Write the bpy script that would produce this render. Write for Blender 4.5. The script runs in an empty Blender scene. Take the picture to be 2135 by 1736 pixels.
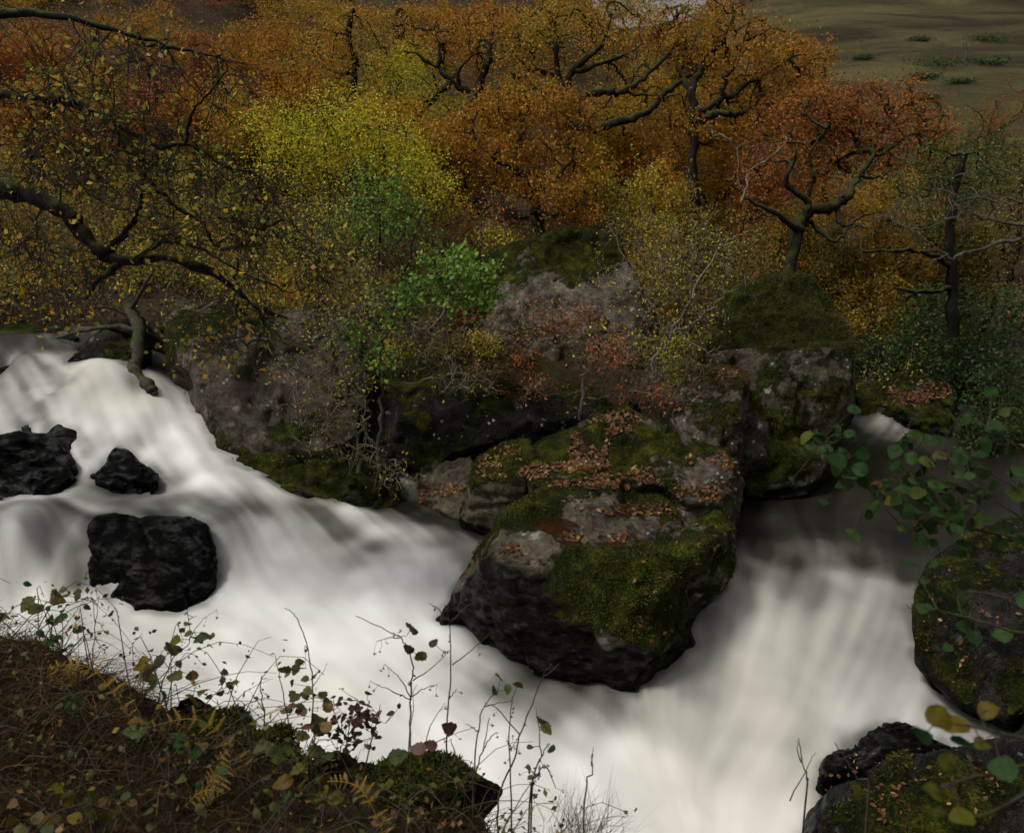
import bpy, bmesh, math, random
import numpy as np
from mathutils import Vector, Matrix
from mathutils.bvhtree import BVHTree

random.seed(7)
RNG = np.random.default_rng(11)
SC = bpy.context.scene
COL = SC.collection

# ------------------------------------------------------------------ camera
CAM_Z, PITCH, FPX = 4.5, math.radians(15.0), 1643.0      # FPX: focal length in units of a 2135 px wide frame
cam_data = bpy.data.cameras.new('camera')
cam = bpy.data.objects.new('camera', cam_data)
COL.objects.link(cam)
cam.location = (0, 0, CAM_Z)
cam.rotation_euler = (math.radians(90) - PITCH, 0, 0)
cam_data.sensor_width = 36.0
cam_data.lens = FPX / 2135.0 * 36.0
cam_data.clip_start, cam_data.clip_end = 0.05, 2000
cam_data.dof.use_dof = True
cam_data.dof.focus_distance = 7.0
cam_data.dof.aperture_fstop = 3.8
SC.camera = cam

# ------------------------------------------------------------------ sky and sun (overcast)
SUN_EL, SUN_AZ = math.radians(60), math.radians(-115)      # azimuth from +Y towards +X
world = bpy.data.worlds.new('World')
SC.world = world
world.use_nodes = True
wn, wl = world.node_tree.nodes, world.node_tree.links
wn.clear()
sky = wn.new('ShaderNodeTexSky')
sky.sky_type = 'NISHITA'
sky.sun_disc = False
sky.sun_elevation = SUN_EL
sky.sun_rotation = SUN_AZ
sky.air_density, sky.dust_density, sky.ozone_density = 1.0, 6.0, 0.6
hsv = wn.new('ShaderNodeHueSaturation')
hsv.inputs['Saturation'].default_value = 0.10
bg = wn.new('ShaderNodeBackground')
bg.inputs['Strength'].default_value = 0.065
wo = wn.new('ShaderNodeOutputWorld')
wl.new(sky.outputs[0], hsv.inputs['Color'])
wl.new(hsv.outputs[0], bg.inputs['Color'])
wl.new(bg.outputs[0], wo.inputs['Surface'])
sun_data = bpy.data.lights.new('sun', 'SUN')
sun_data.energy = 1.4
sun_data.angle = math.radians(12)
sun_data.color = (1.0, 0.95, 0.87)
sun = bpy.data.objects.new('sun', sun_data)
COL.objects.link(sun)
sdir = Vector((math.sin(SUN_AZ) * math.cos(SUN_EL), math.cos(SUN_AZ) * math.cos(SUN_EL), math.sin(SUN_EL)))
sun.rotation_euler = (-sdir).to_track_quat('-Z', 'Y').to_euler()
sun.location = sdir * 60
SC.view_settings.view_transform = 'Standard'
SC.view_settings.look = 'None'
SC.view_settings.exposure = 0.35
SC.view_settings.gamma = 1.0
SC.render.engine = 'CYCLES'
SC.cycles.max_bounces = 6
SC.cycles.diffuse_bounces = 3
SC.cycles.glossy_bounces = 2
SC.cycles.transmission_bounces = 3
SC.cycles.transparent_max_bounces = 4

# ------------------------------------------------------------------ helpers: rays, noise, meshes
CP, SP = math.cos(PITCH), math.sin(PITCH)

def ray(u, v):
    s, t = (u - 1067.5) / FPX, (868.0 - v) / FPX
    return np.array([s, CP + t * SP, -SP + t * CP])

def P(u, v, y):                     # the point seen at (u, v) that stands y metres in front
    d = ray(u, v)
    return np.array([0, 0, CAM_Z]) + d * (y / d[1])

def PZ(u, v, z):                    # the point seen at (u, v) that lies at height z
    d = ray(u, v)
    return np.array([0, 0, CAM_Z]) + d * ((z - CAM_Z) / d[2])

def vnoise(p, seed=0):
    p = np.asarray(p, float)
    i = np.floor(p).astype(np.int64)
    f = p - i
    w = f * f * f * (f * (f * 6 - 15) + 10)
    def h(dx, dy, dz):
        n = ((i[:, 0] + dx) * 374761393 + (i[:, 1] + dy) * 668265263 + (i[:, 2] + dz) * 2147483647 + seed * 974711) & 0xffffffff
        n = ((n ^ (n >> 13)) * 1274126177) & 0xffffffff
        n = ((n ^ (n >> 16)) * 2246822519) & 0xffffffff
        return ((n ^ (n >> 15)) & 0xffffff) / float(0xffffff) * 2 - 1
    x, y, z = w[:, 0], w[:, 1], w[:, 2]
    a = h(0,0,0)*(1-x)+h(1,0,0)*x; b = h(0,1,0)*(1-x)+h(1,1,0)*x
    c = h(0,0,1)*(1-x)+h(1,0,1)*x; d = h(0,1,1)*(1-x)+h(1,1,1)*x
    return (a*(1-y)+b*y)*(1-z) + (c*(1-y)+d*y)*z

def fbm(p, scale=1.0, octaves=4, seed=0, gain=0.5, ridged=False):
    p = np.asarray(p, float) * scale
    s, a, tot = np.zeros(len(p)), 1.0, 0.0
    for o in range(octaves):
        n = vnoise(p + 17.3 * o, seed + o)
        if ridged: n = 1 - 2 * np.abs(n)
        s += a * n; tot += a; a *= gain; p = p * 2.03
    return s / tot

def sstep(a, b, x):
    t = np.clip((x - a) / (b - a), 0, 1)
    return t * t * (3 - 2 * t)

def mesh_np(name, verts, faces, mats=None, attrs=None, smooth=False, mat_idx=None):
    """faces: (M,k) array or list of such arrays"""
    me = bpy.data.meshes.new(name)
    verts = np.asarray(verts, np.float32)
    if not isinstance(faces, list): faces = [faces]
    faces = [np.asarray(f, np.int32) for f in faces if len(f)]
    me.vertices.add(len(verts)); me.vertices.foreach_set('co', verts.ravel())
    nl = sum(f.size for f in faces); nf = sum(len(f) for f in faces)
    me.loops.add(nl); me.polygons.add(nf)
    me.loops.foreach_set('vertex_index', np.concatenate([f.ravel() for f in faces]))
    tot = np.concatenate([np.full(len(f), f.shape[1], np.int32) for f in faces])
    st = np.concatenate([[0], np.cumsum(tot)[:-1]]).astype(np.int32)
    me.polygons.foreach_set('loop_start', st)
    try: me.polygons.foreach_set('loop_total', tot)
    except Exception: pass
    if smooth: me.polygons.foreach_set('use_smooth', np.ones(nf, bool))
    for m in (mats if isinstance(mats, (list, tuple)) else [mats]):
        if m: me.materials.append(m)
    if mat_idx is not None: me.polygons.foreach_set('material_index', np.asarray(mat_idx, np.int32))
    for k, a in (attrs or {}).items():
        at = me.attributes.new(k, 'FLOAT', 'POINT'); at.data.foreach_set('value', np.asarray(a, np.float32))
    me.update(calc_edges=True)
    return me

def link(name, me, parent=None):
    o = bpy.data.objects.new(name, me)
    COL.objects.link(o)
    if parent is not None: o.parent = parent
    return o

def tag(o, label=None, cat=None, group=None, kind=None):
    if label: o['label'] = label
    if cat: o['category'] = cat
    if group: o['group'] = group
    if kind: o['kind'] = kind
    return o

def thing(name, loc, label, cat, group=None):
    o = bpy.data.objects.new(name, None)
    COL.objects.link(o)
    o.location = tuple(float(c) for c in loc)
    o.empty_display_size = 0.1
    return tag(o, label, cat, group)

def child(name, verts, faces, mat, parent, attrs=None, smooth=False, kind=None):
    verts = np.asarray(verts, float) - np.array(parent.location)
    o = link(name, mesh_np(name, verts, faces, mat, attrs, smooth), parent)
    if kind: o['kind'] = kind
    return o

# ------------------------------------------------------------------ tubes and leaves
def tube_batch(pts, rad, k=5):
    """pts (B,n,3), rad (B,n) -> verts, quads"""
    pts = np.asarray(pts, float); rad = np.asarray(rad, float)
    B, n, _ = pts.shape
    t = np.gradient(pts, axis=1)
    t /= np.linalg.norm(t, axis=2, keepdims=True) + 1e-9
    tm = t.mean(axis=1); tm /= np.linalg.norm(tm, axis=1, keepdims=True) + 1e-9
    ref = np.zeros((B, 3)); idx = np.argmin(np.abs(tm), axis=1); ref[np.arange(B), idx] = 1
    a = np.cross(t, ref[:, None, :]); a /= np.linalg.norm(a, axis=2, keepdims=True) + 1e-9
    b = np.cross(t, a)
    ang = np.arange(k) * 2 * np.pi / k
    ring = a[:, :, None, :] * np.cos(ang)[None, None, :, None] + b[:, :, None, :] * np.sin(ang)[None, None, :, None]
    V = pts[:, :, None, :] + ring * rad[:, :, None, None]
    V = V.reshape(-1, 3)
    i = np.arange(B)[:, None, None] * n * k + np.arange(n - 1)[None, :, None] * k
    j = np.arange(k)[None, None, :]; j2 = (j + 1) % k
    q = np.stack([i + j, i + j2, i + k + j2, i + k + j], axis=-1).reshape(-1, 4)
    return V, q

def tube(pts, rad, k=7):
    return tube_batch(np.asarray(pts)[None], np.asarray(rad)[None], k)

class Geo:
    def __init__(s): s.v, s.f, s.n, s.a = [], {}, 0, []
    def add(s, V, F, a=None):
        F = np.asarray(F)
        s.f.setdefault(F.shape[1], []).append(F + s.n)
        s.v.append(np.asarray(V)); s.n += len(V)
        s.a.append(np.zeros(len(V)) if a is None else np.asarray(a))
    def build(s, name, mat, parent, smooth=False, kind=None):
        if not s.n: return None
        return child(name, np.concatenate(s.v), [np.concatenate(x) for x in s.f.values()], mat, parent,
                     {'rnd': np.concatenate(s.a)}, smooth, kind)

def smooth_path(cp, per=5, wig=0.0, rng=RNG):
    cp = np.asarray(cp, float)
    if len(cp) == 2: cp = np.array([cp[0], (cp[0] + cp[1]) / 2, cp[1]])
    e = np.vstack([2 * cp[0] - cp[1], cp, 2 * cp[-1] - cp[-2]])
    out = []
    for i in range(1, len(e) - 2):
        p0, p1, p2, p3 = e[i-1], e[i], e[i+1], e[i+2]
        for t in np.linspace(0, 1, per, endpoint=False):
            out.append(0.5*((2*p1)+(-p0+p2)*t+(2*p0-5*p1+4*p2-p3)*t*t+(-p0+3*p1-3*p2+p3)*t**3))
    out.append(e[-2]); out = np.array(out)
    if wig: 
        w = rng.normal(0, wig, out.shape); w[0] = 0
        out += w
    return out

def unit(n, rng=RNG):
    d = rng.normal(size=(n, 3)); return d / np.linalg.norm(d, axis=1, keepdims=True)

def leaf_tris(p, L, W, rng=RNG, droop=0.3, flat=0.0):
    n = len(p)
    d = unit(n, rng); d[:, 2] -= droop; d /= np.linalg.norm(d, axis=1, keepdims=True)
    r = unit(n, rng); r[:, 2] += flat
    s = np.cross(d, r); s /= np.linalg.norm(s, axis=1, keepdims=True) + 1e-9
    nn = np.cross(s, d)
    L = np.asarray(L)[:, None] if np.ndim(L) else np.full((n, 1), L)
    W = L * W
    b = p
    l = p + d * L * 0.5 + s * W * 0.5 + nn * L * 0.12
    rr = p + d * L * 0.5 - s * W * 0.5 + nn * L * 0.12
    t = p + d * L + nn * L * rng.uniform(-.1, .25, (n, 1))
    V = np.stack([b, l, rr, t], axis=1).reshape(-1, 3)
    i = np.arange(n)[:, None] * 4
    F = np.concatenate([i + np.array([0, 3, 1]), i + np.array([0, 2, 3])])
    return V, F

# ------------------------------------------------------------------ materials
class NT:
    def __init__(s, name):
        s.m = bpy.data.materials.new(name); s.m.use_nodes = True
        s.t = s.m.node_tree; s.t.nodes.clear()
        s.out = s.n('ShaderNodeOutputMaterial')
    def n(s, t, **k):
        x = s.t.nodes.new(t)
        for a, b in k.items(): setattr(x, a, b)
        return x
    def l(s, a, b): s.t.links.new(a, b)
    def put(s, sock, v):
        if isinstance(v, (int, float)): sock.default_value = v
        elif isinstance(v, tuple): sock.default_value = v if len(v) == 4 or sock.type != 'RGBA' else v + (1,)
        else: s.l(v, sock)
    def pos(s): return s.n('ShaderNodeNewGeometry').outputs['Position']
    def nz(s):
        x = s.n('ShaderNodeSeparateXYZ'); s.l(s.n('ShaderNodeNewGeometry').outputs['Normal'], x.inputs[0]); return x.outputs[2]
    def scale(s, vec, sc):
        x = s.n('ShaderNodeMapping'); s.l(vec, x.inputs['Vector']); x.inputs['Scale'].default_value = sc; return x.outputs[0]
    def noise(s, vec, scale, detail=4, rough=0.55, dist=0.0):
        x = s.n('ShaderNodeTexNoise'); s.l(vec, x.inputs['Vector'])
        x.inputs['Scale'].default_value = scale; x.inputs['Detail'].default_value = detail
        x.inputs['Roughness'].default_value = rough; x.inputs['Distortion'].default_value = dist
        return x.outputs['Fac']
    def voro(s, vec, scale, feat='F1', rnd=1.0):
        x = s.n('ShaderNodeTexVoronoi', feature=feat); s.l(vec, x.inputs['Vector']); x.inputs['Scale'].default_value = scale
        x.inputs['Randomness'].default_value = rnd
        return x.outputs['Distance']
    def attr(s, name): return s.n('ShaderNodeAttribute', attribute_name=name).outputs['Fac']
    def ma(s, op, a, b=0.0, c=None, clamp=False):
        x = s.n('ShaderNodeMath', operation=op); x.use_clamp = clamp
        s.put(x.inputs[0], a); s.put(x.inputs[1], b)
        if c is not None: s.put(x.inputs[2], c)
        return x.outputs[0]
    def rng(s, v, a, b, c=0.0, d=1.0):
        x = s.n('ShaderNodeMapRange'); x.interpolation_type = 'SMOOTHSTEP'; s.l(v, x.inputs[0])
        for i, q in enumerate((a, b, c, d)): x.inputs[i + 1].default_value = q
        return x.outputs[0]
    def ramp(s, f, stops, interp='LINEAR'):
        x = s.n('ShaderNodeValToRGB'); s.l(f, x.inputs[0]); cr = x.color_ramp; cr.interpolation = interp
        while len(cr.elements) < len(stops): cr.elements.new(0.5)
        for e, (p, c) in zip(cr.elements, stops): e.position = p; e.color = c + (1,)
        return x.outputs[0]
    def mix(s, f, a, b, mode='MIX'):
        x = s.n('ShaderNodeMix', data_type='RGBA', blend_type=mode)
        s.put(x.inputs[0], f); s.put(x.inputs[6], a); s.put(x.inputs[7], b); return x.outputs[2]
    def bump(s, h, strength, dist, nrm=None):
        x = s.n('ShaderNodeBump'); s.put(x.inputs['Height'], h); x.inputs['Strength'].default_value = strength
        x.inputs['Distance'].default_value = dist
        if nrm is not None: s.l(nrm, x.inputs['Normal'])
        return x.outputs[0]
    def bsdf(s, color, rough=0.9, spec=0.3, nrm=None, trans=0.0, **kw):
        b = s.n('ShaderNodeBsdfPrincipled'); s.put(b.inputs['Base Color'], color); s.put(b.inputs['Roughness'], rough)
        s.put(b.inputs['Specular IOR Level'], spec)
        if nrm is not None: s.l(nrm, b.inputs['Normal'])
        for k, v in kw.items(): s.put(b.inputs[k], v)
        o = b.outputs[0]
        if trans:
            t = s.n('ShaderNodeBsdfTranslucent'); s.put(t.inputs['Color'], color)
            mx = s.n('ShaderNodeMixShader'); mx.inputs[0].default_value = trans
            s.l(o, mx.inputs[1]); s.l(t.outputs[0], mx.inputs[2]); o = mx.outputs[0]
        s.l(o, s.out.inputs['Surface'])
        return s.m

def rock_mat(name, dark, light, warm=(0.10, 0.075, 0.05)):
    m = NT(name); p = m.pos()
    big = m.noise(p, 1.3, 4, 0.6, 0.4); mid = m.noise(p, 6.5, 5, .68, .6); fine = m.noise(p, 22, 5, 0.72); grain = m.noise(p, 95, 2, 0.7)
    c = m.mix(m.rng(big, .32, .68), dark, light)
    c = m.mix(m.rng(m.noise(p, 2.6, 3, .6), .48, .72, 0, .8), c, warm)
    c = m.mix(m.rng(mid, .36, .66, .75, 0), c, m.mix(1.0, c, (.30, .29, .28), 'MULTIPLY'))
    streak = m.noise(m.scale(p, (6, 6, .8)), 1.0, 4, .65)
    c = m.mix(m.rng(streak, .53, .70, 0, .75), c, m.mix(1.0, c, (.28, .27, .25), 'MULTIPLY'))
    c = m.mix(m.rng(fine, .40, .62, .55, 0), c, m.mix(1.0, c, (.35, .34, .33), 'MULTIPLY'))
    c = m.mix(m.rng(grain, .52, .72, 0, .30), c, (.26, .235, .21))
    # lichen
    lv = m.ma('ADD', m.voro(p, 9), m.ma('MULTIPLY', m.noise(p, 30, 3), .35))
    lm = m.ma('MULTIPLY', m.rng(lv, .40, .33), m.rng(m.noise(p, 3.1, 3), .5, .62))
    l2 = m.ma('MULTIPLY', m.rng(m.ma('ADD', m.voro(p, 4.2), m.ma('MULTIPLY', m.noise(p, 18, 4, .7), .5)), .50, .42), m.rng(m.noise(p, 1.7, 2), .54, .62))
    lm = m.ma('MULTIPLY', m.ma('MAXIMUM', lm, m.ma('MULTIPLY', l2, .8)), m.attr('lichen'), clamp=True)
    c = m.mix(lm, c, m.mix(m.noise(p, 40, 2), (.20, .21, .18), (.44, .45, .42)))
    # moss
    mo = m.ma('ADD', m.attr('moss'), m.ma('MULTIPLY', m.ma('SUBTRACT', m.noise(p, 7, 6, .75), .5), 1.5))
    mf = m.rng(mo, .36, .60)
    mc = m.ramp(m.ma('ADD', m.noise(p, 3.2, 5, .65, .3), m.ma('MULTIPLY', m.ma('SUBTRACT', m.noise(p, 45, 4, .7), .5), .7)),
                [(.30, (.009, .011, .003)), (.48, (.022, .027, .004)), (.60, (.062, .070, .007)), (.76, (.17, .172, .013))])
    mc = m.mix(m.rng(m.noise(p, 5, 3), .6, .75, 0, .5), mc, (.07, .045, .016))
    wet = m.attr('wet')
    wf = m.rng(m.ma('ADD', wet, m.ma('MULTIPLY', m.ma('SUBTRACT', m.noise(p, 4, 5, .65), .5), .6)), .3, .7)
    cw = m.mix(wf, c, m.mix(1.0, c, (.085, .085, .088), 'MULTIPLY'))
    c = m.mix(m.ma('MULTIPLY', mf, m.ma('SUBTRACT', 1.0, m.ma('MULTIPLY', wf, .3))), cw, mc)
    rough = m.ma('ADD', m.ma('MULTIPLY', m.ma('SUBTRACT', 1.0, m.ma('MULTIPLY', wf, m.ma('SUBTRACT', 1.0, m.ma('MULTIPLY', mf, .6)))), .62), .30)
    hb = m.ma('ADD', m.ma('MULTIPLY', fine, m.ma('SUBTRACT', .7, m.ma('MULTIPLY', wf, .45))), m.ma('MULTIPLY', grain, .2))
    mb = m.ma('ADD', m.noise(p, 28, 5, .75), m.ma('MULTIPLY', m.noise(p, 120, 3, .8), .6))
    lay = m.noise(m.scale(p, (2.5, 2.5, 9)), 1.0, 4, .55)
    hb = m.ma('ADD', hb, m.ma('MULTIPLY', wf, m.ma('MULTIPLY', lay, .9)))
    h = m.ma('ADD', hb, m.ma('MULTIPLY', mf, m.ma('ADD', mb, .6)))
    return m.bsdf(c, rough, m.ma('ADD', m.ma('SUBTRACT', .10, m.ma('MULTIPLY', wf, .07)), m.ma('MULTIPLY', wf, m.rng(m.noise(m.scale(p, (1, 1, 2.2)), 5.0, 5, .65), .46, .72, .0, .38))), m.bump(h, 1.0, .05))

MAT = {}
MAT['rock'] = rock_mat('grey_rock', (.085, .068, .050), (.23, .192, .155), (.14, .10, .062))
MAT['rock_pale'] = rock_mat('pale_grey_rock', (.100, .085, .064), (.25, .215, .170), (.16, .125, .088))
MAT['rock_dark'] = rock_mat('dark_wet_rock', (.012, .0115, .010), (.040, .036, .030), (.035, .028, .020))
MAT['rock_brown'] = rock_mat('brown_rock', (.075, .063, .044), (.20, .168, .12), (.16, .12, .07))

def leaf_mat(name, stops, trans=.35, rough=.6, clump=.8):
    m = NT(name)
    r = m.ma('ADD', m.attr('rnd'), m.ma('MULTIPLY', m.ma('SUBTRACT', m.noise(m.pos(), clump, 3), .5), 1.1))
    stops = [(q, tuple(min(x * 1.8, .8) for x in c)) for q, c in stops]
    return m.bsdf(m.ramp(r, stops), rough, .25, trans=trans)

def leaf_obj_mat(name, stops, trans=.3, vein=True):
    m = NT(name)
    oi = m.n('ShaderNodeObjectInfo').outputs['Random']
    co = m.n('ShaderNodeTexCoord').outputs['Object']
    c = m.ramp(oi, stops)
    sx = m.n('ShaderNodeSeparateXYZ'); m.l(co, sx.inputs[0]); ax = m.ma('ABSOLUTE', sx.outputs[0]); yy = sx.outputs[1]
    vn = m.ma('ABSOLUTE', m.ma('SUBTRACT', m.ma('FRACT', m.ma('MULTIPLY', m.ma('SUBTRACT', yy, m.ma('MULTIPLY', ax, .75)), 7.5)), .5))
    ve = m.ma('MAXIMUM', m.rng(vn, .07, .0), m.rng(ax, .022, .006))
    c = m.mix(m.rng(m.noise(co, 4, 4), .5, .72, 0, .7), c, m.mix(.6, c, (.085, .042, .014)))
    c = m.mix(m.rng(m.noise(co, 16, 3), .45, .7, 0, .5), c, m.mix(1.0, c, (.5, .55, .45), 'MULTIPLY'))
    c = m.mix(m.ma('MULTIPLY', ve, .45), c, m.mix(1.0, c, (1.6, 1.6, 1.3), 'MULTIPLY'))
    return m.bsdf(c, .55, .18, m.bump(m.ma('SUBTRACT', m.noise(co, 9, 3), ve), .6, .004), trans=trans)

OR = (.36, .135, .012); ORD = (.25, .080, .012); YE = (.44, .30, .016); YG = (.34, .32, .018); GR = (.11, .19, .028); BR = (.095, .045, .016)
GOLD = (.40, .19, .012); RUST = (.22, .075, .022); OLV = (.12, .115, .02); DG = (.025, .05, .014)
MAT['lf_orange'] = leaf_mat('orange_oak_leaves', [(.1, (.15, .055, .012)), (.32, (.26, .10, .011)), (.52, (.30, .15, .012)), (.72, (.17, .12, .018)), (.95, BR)])
MAT['lf_rust'] = leaf_mat('rust_oak_leaves', [(.1, (.13, .05, .018)), (.4, (.20, .066, .014)), (.65, (.24, .095, .013)), (.9, BR)])
MAT['lf_gold'] = leaf_mat('gold_oak_leaves', [(.1, (.24, .10, .012)), (.35, (.30, .15, .013)), (.6, (.24, .17, .017)), (.85, OLV)])
MAT['lf_yellow'] = leaf_mat('yellow_hazel_leaves', [(.1, (.22, .27, .02)), (.35, YG), (.6, (.36, .33, .02)), (.78, YE), (.95, (.16, .16, .02))])
MAT['lf_yg'] = leaf_mat('yellow_green_leaves', [(.1, GR), (.35, YG), (.65, (.20, .20, .02)), (.9, YE)])
MAT['lf_green'] = leaf_mat('green_alder_leaves', [(.1, (.04, .10, .018)), (.5, GR), (.9, (.12, .19, .03))])
MAT['lf_olive'] = leaf_mat('olive_brown_leaves', [(.1, BR), (.4, OLV), (.65, (.15, .10, .022)), (.9, (.17, .14, .02))])
MAT['lf_dark'] = leaf_mat('dark_evergreen_leaves', [(.1, (.012, .028, .008)), (.5, DG), (.9, (.05, .075, .02))])
MAT['lf_red'] = leaf_mat('russet_beech_leaves', [(.1, (.13, .035, .018)), (.5, (.22, .07, .03)), (.9, (.28, .12, .05))])
MAT['lf_dgreen'] = leaf_mat('dull_green_leaves', [(.1, (.03, .045, .012)), (.5, (.055, .075, .018)), (.9, (.11, .10, .025))])
MAT['lf_bank'] = leaf_mat('bank_leaves', [(.05, (.045, .022, .010)), (.35, (.03, .045, .012)), (.6, (.07, .07, .016)), (.8, (.09, .045, .016)), (.97, (.14, .10, .02))], clump=3)
MAT['lf_mixed'] = leaf_mat('mixed_birch_leaves', [(.05, (.30, .12, .012)), (.3, (.32, .2, .02)), (.5, (.22, .19, .02)), (.75, (.10, .15, .025)), (.95, (.22, .08, .03))])
MAT['lf_litter'] = leaf_mat('fallen_leaves', [(.05, (.030, .012, .005)), (.35, (.065, .024, .009)), (.6, (.095, .040, .015)), (.8, (.05, .019, .008)), (.97, (.17, .105, .04))], trans=.1, clump=2.5)
MAT['leaf_near_green'] = leaf_obj_mat('near_green_leaf', [(.1, (.014, .045, .010)), (.5, (.026, .068, .014)), (.9, (.045, .09, .02)), (.98, (.10, .10, .02))])
MAT['leaf_bramble'] = leaf_obj_mat('bramble_leaf', [(.1, (.05, .065, .022)), (.4, (.09, .10, .032)), (.65, (.15, .125, .04)), (.85, (.12, .065, .028)), (.97, (.20, .14, .045))])
MAT['leaf_yellow'] = leaf_obj_mat('near_yellow_leaf', [(.1, (.065, .078, .008)), (.5, (.115, .105, .009)), (.8, (.14, .08, .010)), (.97, (.05, .06, .010))])
MAT['leaf_red'] = leaf_obj_mat('dark_red_leaf', [(.1, (.06, .03, .03)), (.5, (.12, .05, .045)), (.95, (.15, .09, .07))])
MAT['leaf_fallen'] = leaf_obj_mat('dead_brown_leaf', [(.1, (.07, .026, .011)), (.5, (.12, .050, .020)), (.8, (.20, .12, .05)), (.97, (.20, .09, .015))], trans=.1)
MAT['fern'] = leaf_obj_mat('golden_fern', [(.1, (.30, .17, .02)), (.9, (.36, .24, .05))])

def bark_mat(name, a, b, moss=0.0, lich=0.0):
    m = NT(name); p = m.pos()
    c = m.mix(m.rng(m.noise(m.scale(p, (1, 1, .35)), 14, 5, .65), .3, .7), a, b)
    if lich: c = m.mix(m.rng(m.noise(p, 11, 4, .6), .5, .68, 0, lich), c, (.24, .25, .21))
    if moss:
        f = m.ma('ADD', m.ma('MULTIPLY', m.nz(), .35), m.noise(p, 5, 4, .65))
        c = m.mix(m.rng(f, .72 - moss * .45, .95 - moss * .45), c, m.mix(m.noise(p, 30, 3), (.014, .02, .004), (.075, .085, .012)))
    return m.bsdf(c, .92, .2, m.bump(m.noise(m.scale(p, (1, 1, .4)), 30, 5, .7), .8, .02))
MAT['bark_oak'] = bark_mat('oak_bark', (.011, .009, .007), (.034, .028, .021), .35)
MAT['bark_dark'] = bark_mat('mossy_dark_bark', (.006, .005, .004), (.016, .013, .010), .28)
MAT['bark_birch'] = bark_mat('silvery_birch_bark', (.045, .038, .03), (.12, .105, .085), .2, .5)
MAT['bark_pale'] = bark_mat('pale_dead_bark', (.14, .12, .095), (.30, .27, .22), .0, .5)
MAT['twig'] = bark_mat('brown_twigs', (.03, .022, .016), (.085, .066, .05), .1)
MAT['twig_grey'] = bark_mat('grey_twigs', (.08, .067, .053), (.18, .155, .125), .1, .4)
MAT['twig_tan'] = bark_mat('tan_twigs', (.085, .068, .050), (.21, .172, .13), .05, .2)
MAT['stem'] = bark_mat('dry_stems', (.03, .022, .018), (.09, .07, .055))
MAT['log'] = bark_mat('weathered_log', (.022, .018, .014), (.075, .062, .047), .05, .1)

def ground_mat():
    m = NT('leafy_soil'); p = m.pos()
    c = m.ramp(m.noise(p, 9, 6, .7), [(.3, (.010, .008, .005)), (.5, (.035, .022, .010)), (.65, (.075, .038, .016)), (.8, (.11, .06, .024))])
    c = m.mix(m.rng(m.noise(p, 1.1, 5, .6), .5, .68, 0, .8), c, m.mix(m.noise(p, 20, 3), (.018, .024, .005), (.07, .075, .012)))
    return m.bsdf(c, .95, .2, m.bump(m.noise(p, 22, 6, .75), 1, .06))
MAT['ground'] = ground_mat()

def hill_mat():
    m = NT('rough_hill_grass'); p = m.pos()
    st = m.scale(p, (.012, .03, .05))
    c = m.ramp(m.ma('ADD', m.noise(st, 1.0, 7, .62, .6), m.ma('MULTIPLY', m.ma('SUBTRACT', m.noise(p, .35, 4, .7), .5), .25)),
               [(.36, (.030, .024, .013)), (.45, (.050, .040, .020)), (.53, (.068, .060, .026)), (.64, (.105, .094, .038)), (.78, (.05, .054, .020))])
    return m.bsdf(c, .95, .1, m.bump(m.noise(p, .6, 6, .8), 1, .8))
MAT['hill'] = hill_mat()

def water_mat():
    m = NT('silky_river_water'); p = m.pos()
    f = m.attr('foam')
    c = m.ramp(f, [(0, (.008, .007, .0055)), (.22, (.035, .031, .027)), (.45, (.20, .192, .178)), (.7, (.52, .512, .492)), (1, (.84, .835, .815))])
    tint = m.attr('tint')
    c = m.mix(tint, c, m.mix(1.0, c, (.96, .94, .88), 'MULTIPLY'))
    rough = m.ma('ADD', m.ma('MULTIPLY', f, .45), .20)
    h = m.noise(m.scale(p, (1, 1, 1)), 2.2, 3, .5)
    return m.bsdf(c, rough, m.ma('SUBTRACT', .20, m.ma('MULTIPLY', f, .1)), m.bump(h, .15, .05))
MAT['water'] = water_mat()
def puddle_mat():
    m = NT('peaty_puddle_water'); return m.bsdf((.022, .010, .004), .06, .5)
MAT['puddle'] = puddle_mat()
def grass_mat(name, stops):
    m = NT(name); return m.bsdf(m.ramp(m.attr('rnd'), stops), .7, .2, trans=.25)
MAT['grass_dry'] = grass_mat('dry_grass', [(.0, (.018, .011, .005)), (.35, (.055, .032, .011)), (.7, (.135, .085, .032)), (1, (.035, .036, .008))])
MAT['grass_green'] = grass_mat('green_grass', [(0, (.014, .018, .004)), (.5, (.040, .046, .008)), (.85, (.08, .08, .014)), (1, (.13, .095, .024))])
MAT['moss'] = grass_mat('moss_tufts', [(0, (.014, .02, .004)), (.45, (.045, .055, .008)), (.8, (.10, .11, .012)), (1, (.16, .16, .02))])
#@@PART2

# ------------------------------------------------------------------ the ground
I = np.interp
def crest(x):
    xs = [-8, -4, -2.3, -1.41, -.735, -.127, .12, .4, 3, 6]
    return I(x, xs, [3.6, 3.6, 3.4, 3.0, 2.8, 2.6, 2.2, 1.8, 1.6, 1.6]), I(x, xs, [2.7, 2.6, 2.5, 2.32, 2.22, 2.22, 2.1, 2.0, 1.9, 1.9])

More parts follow.
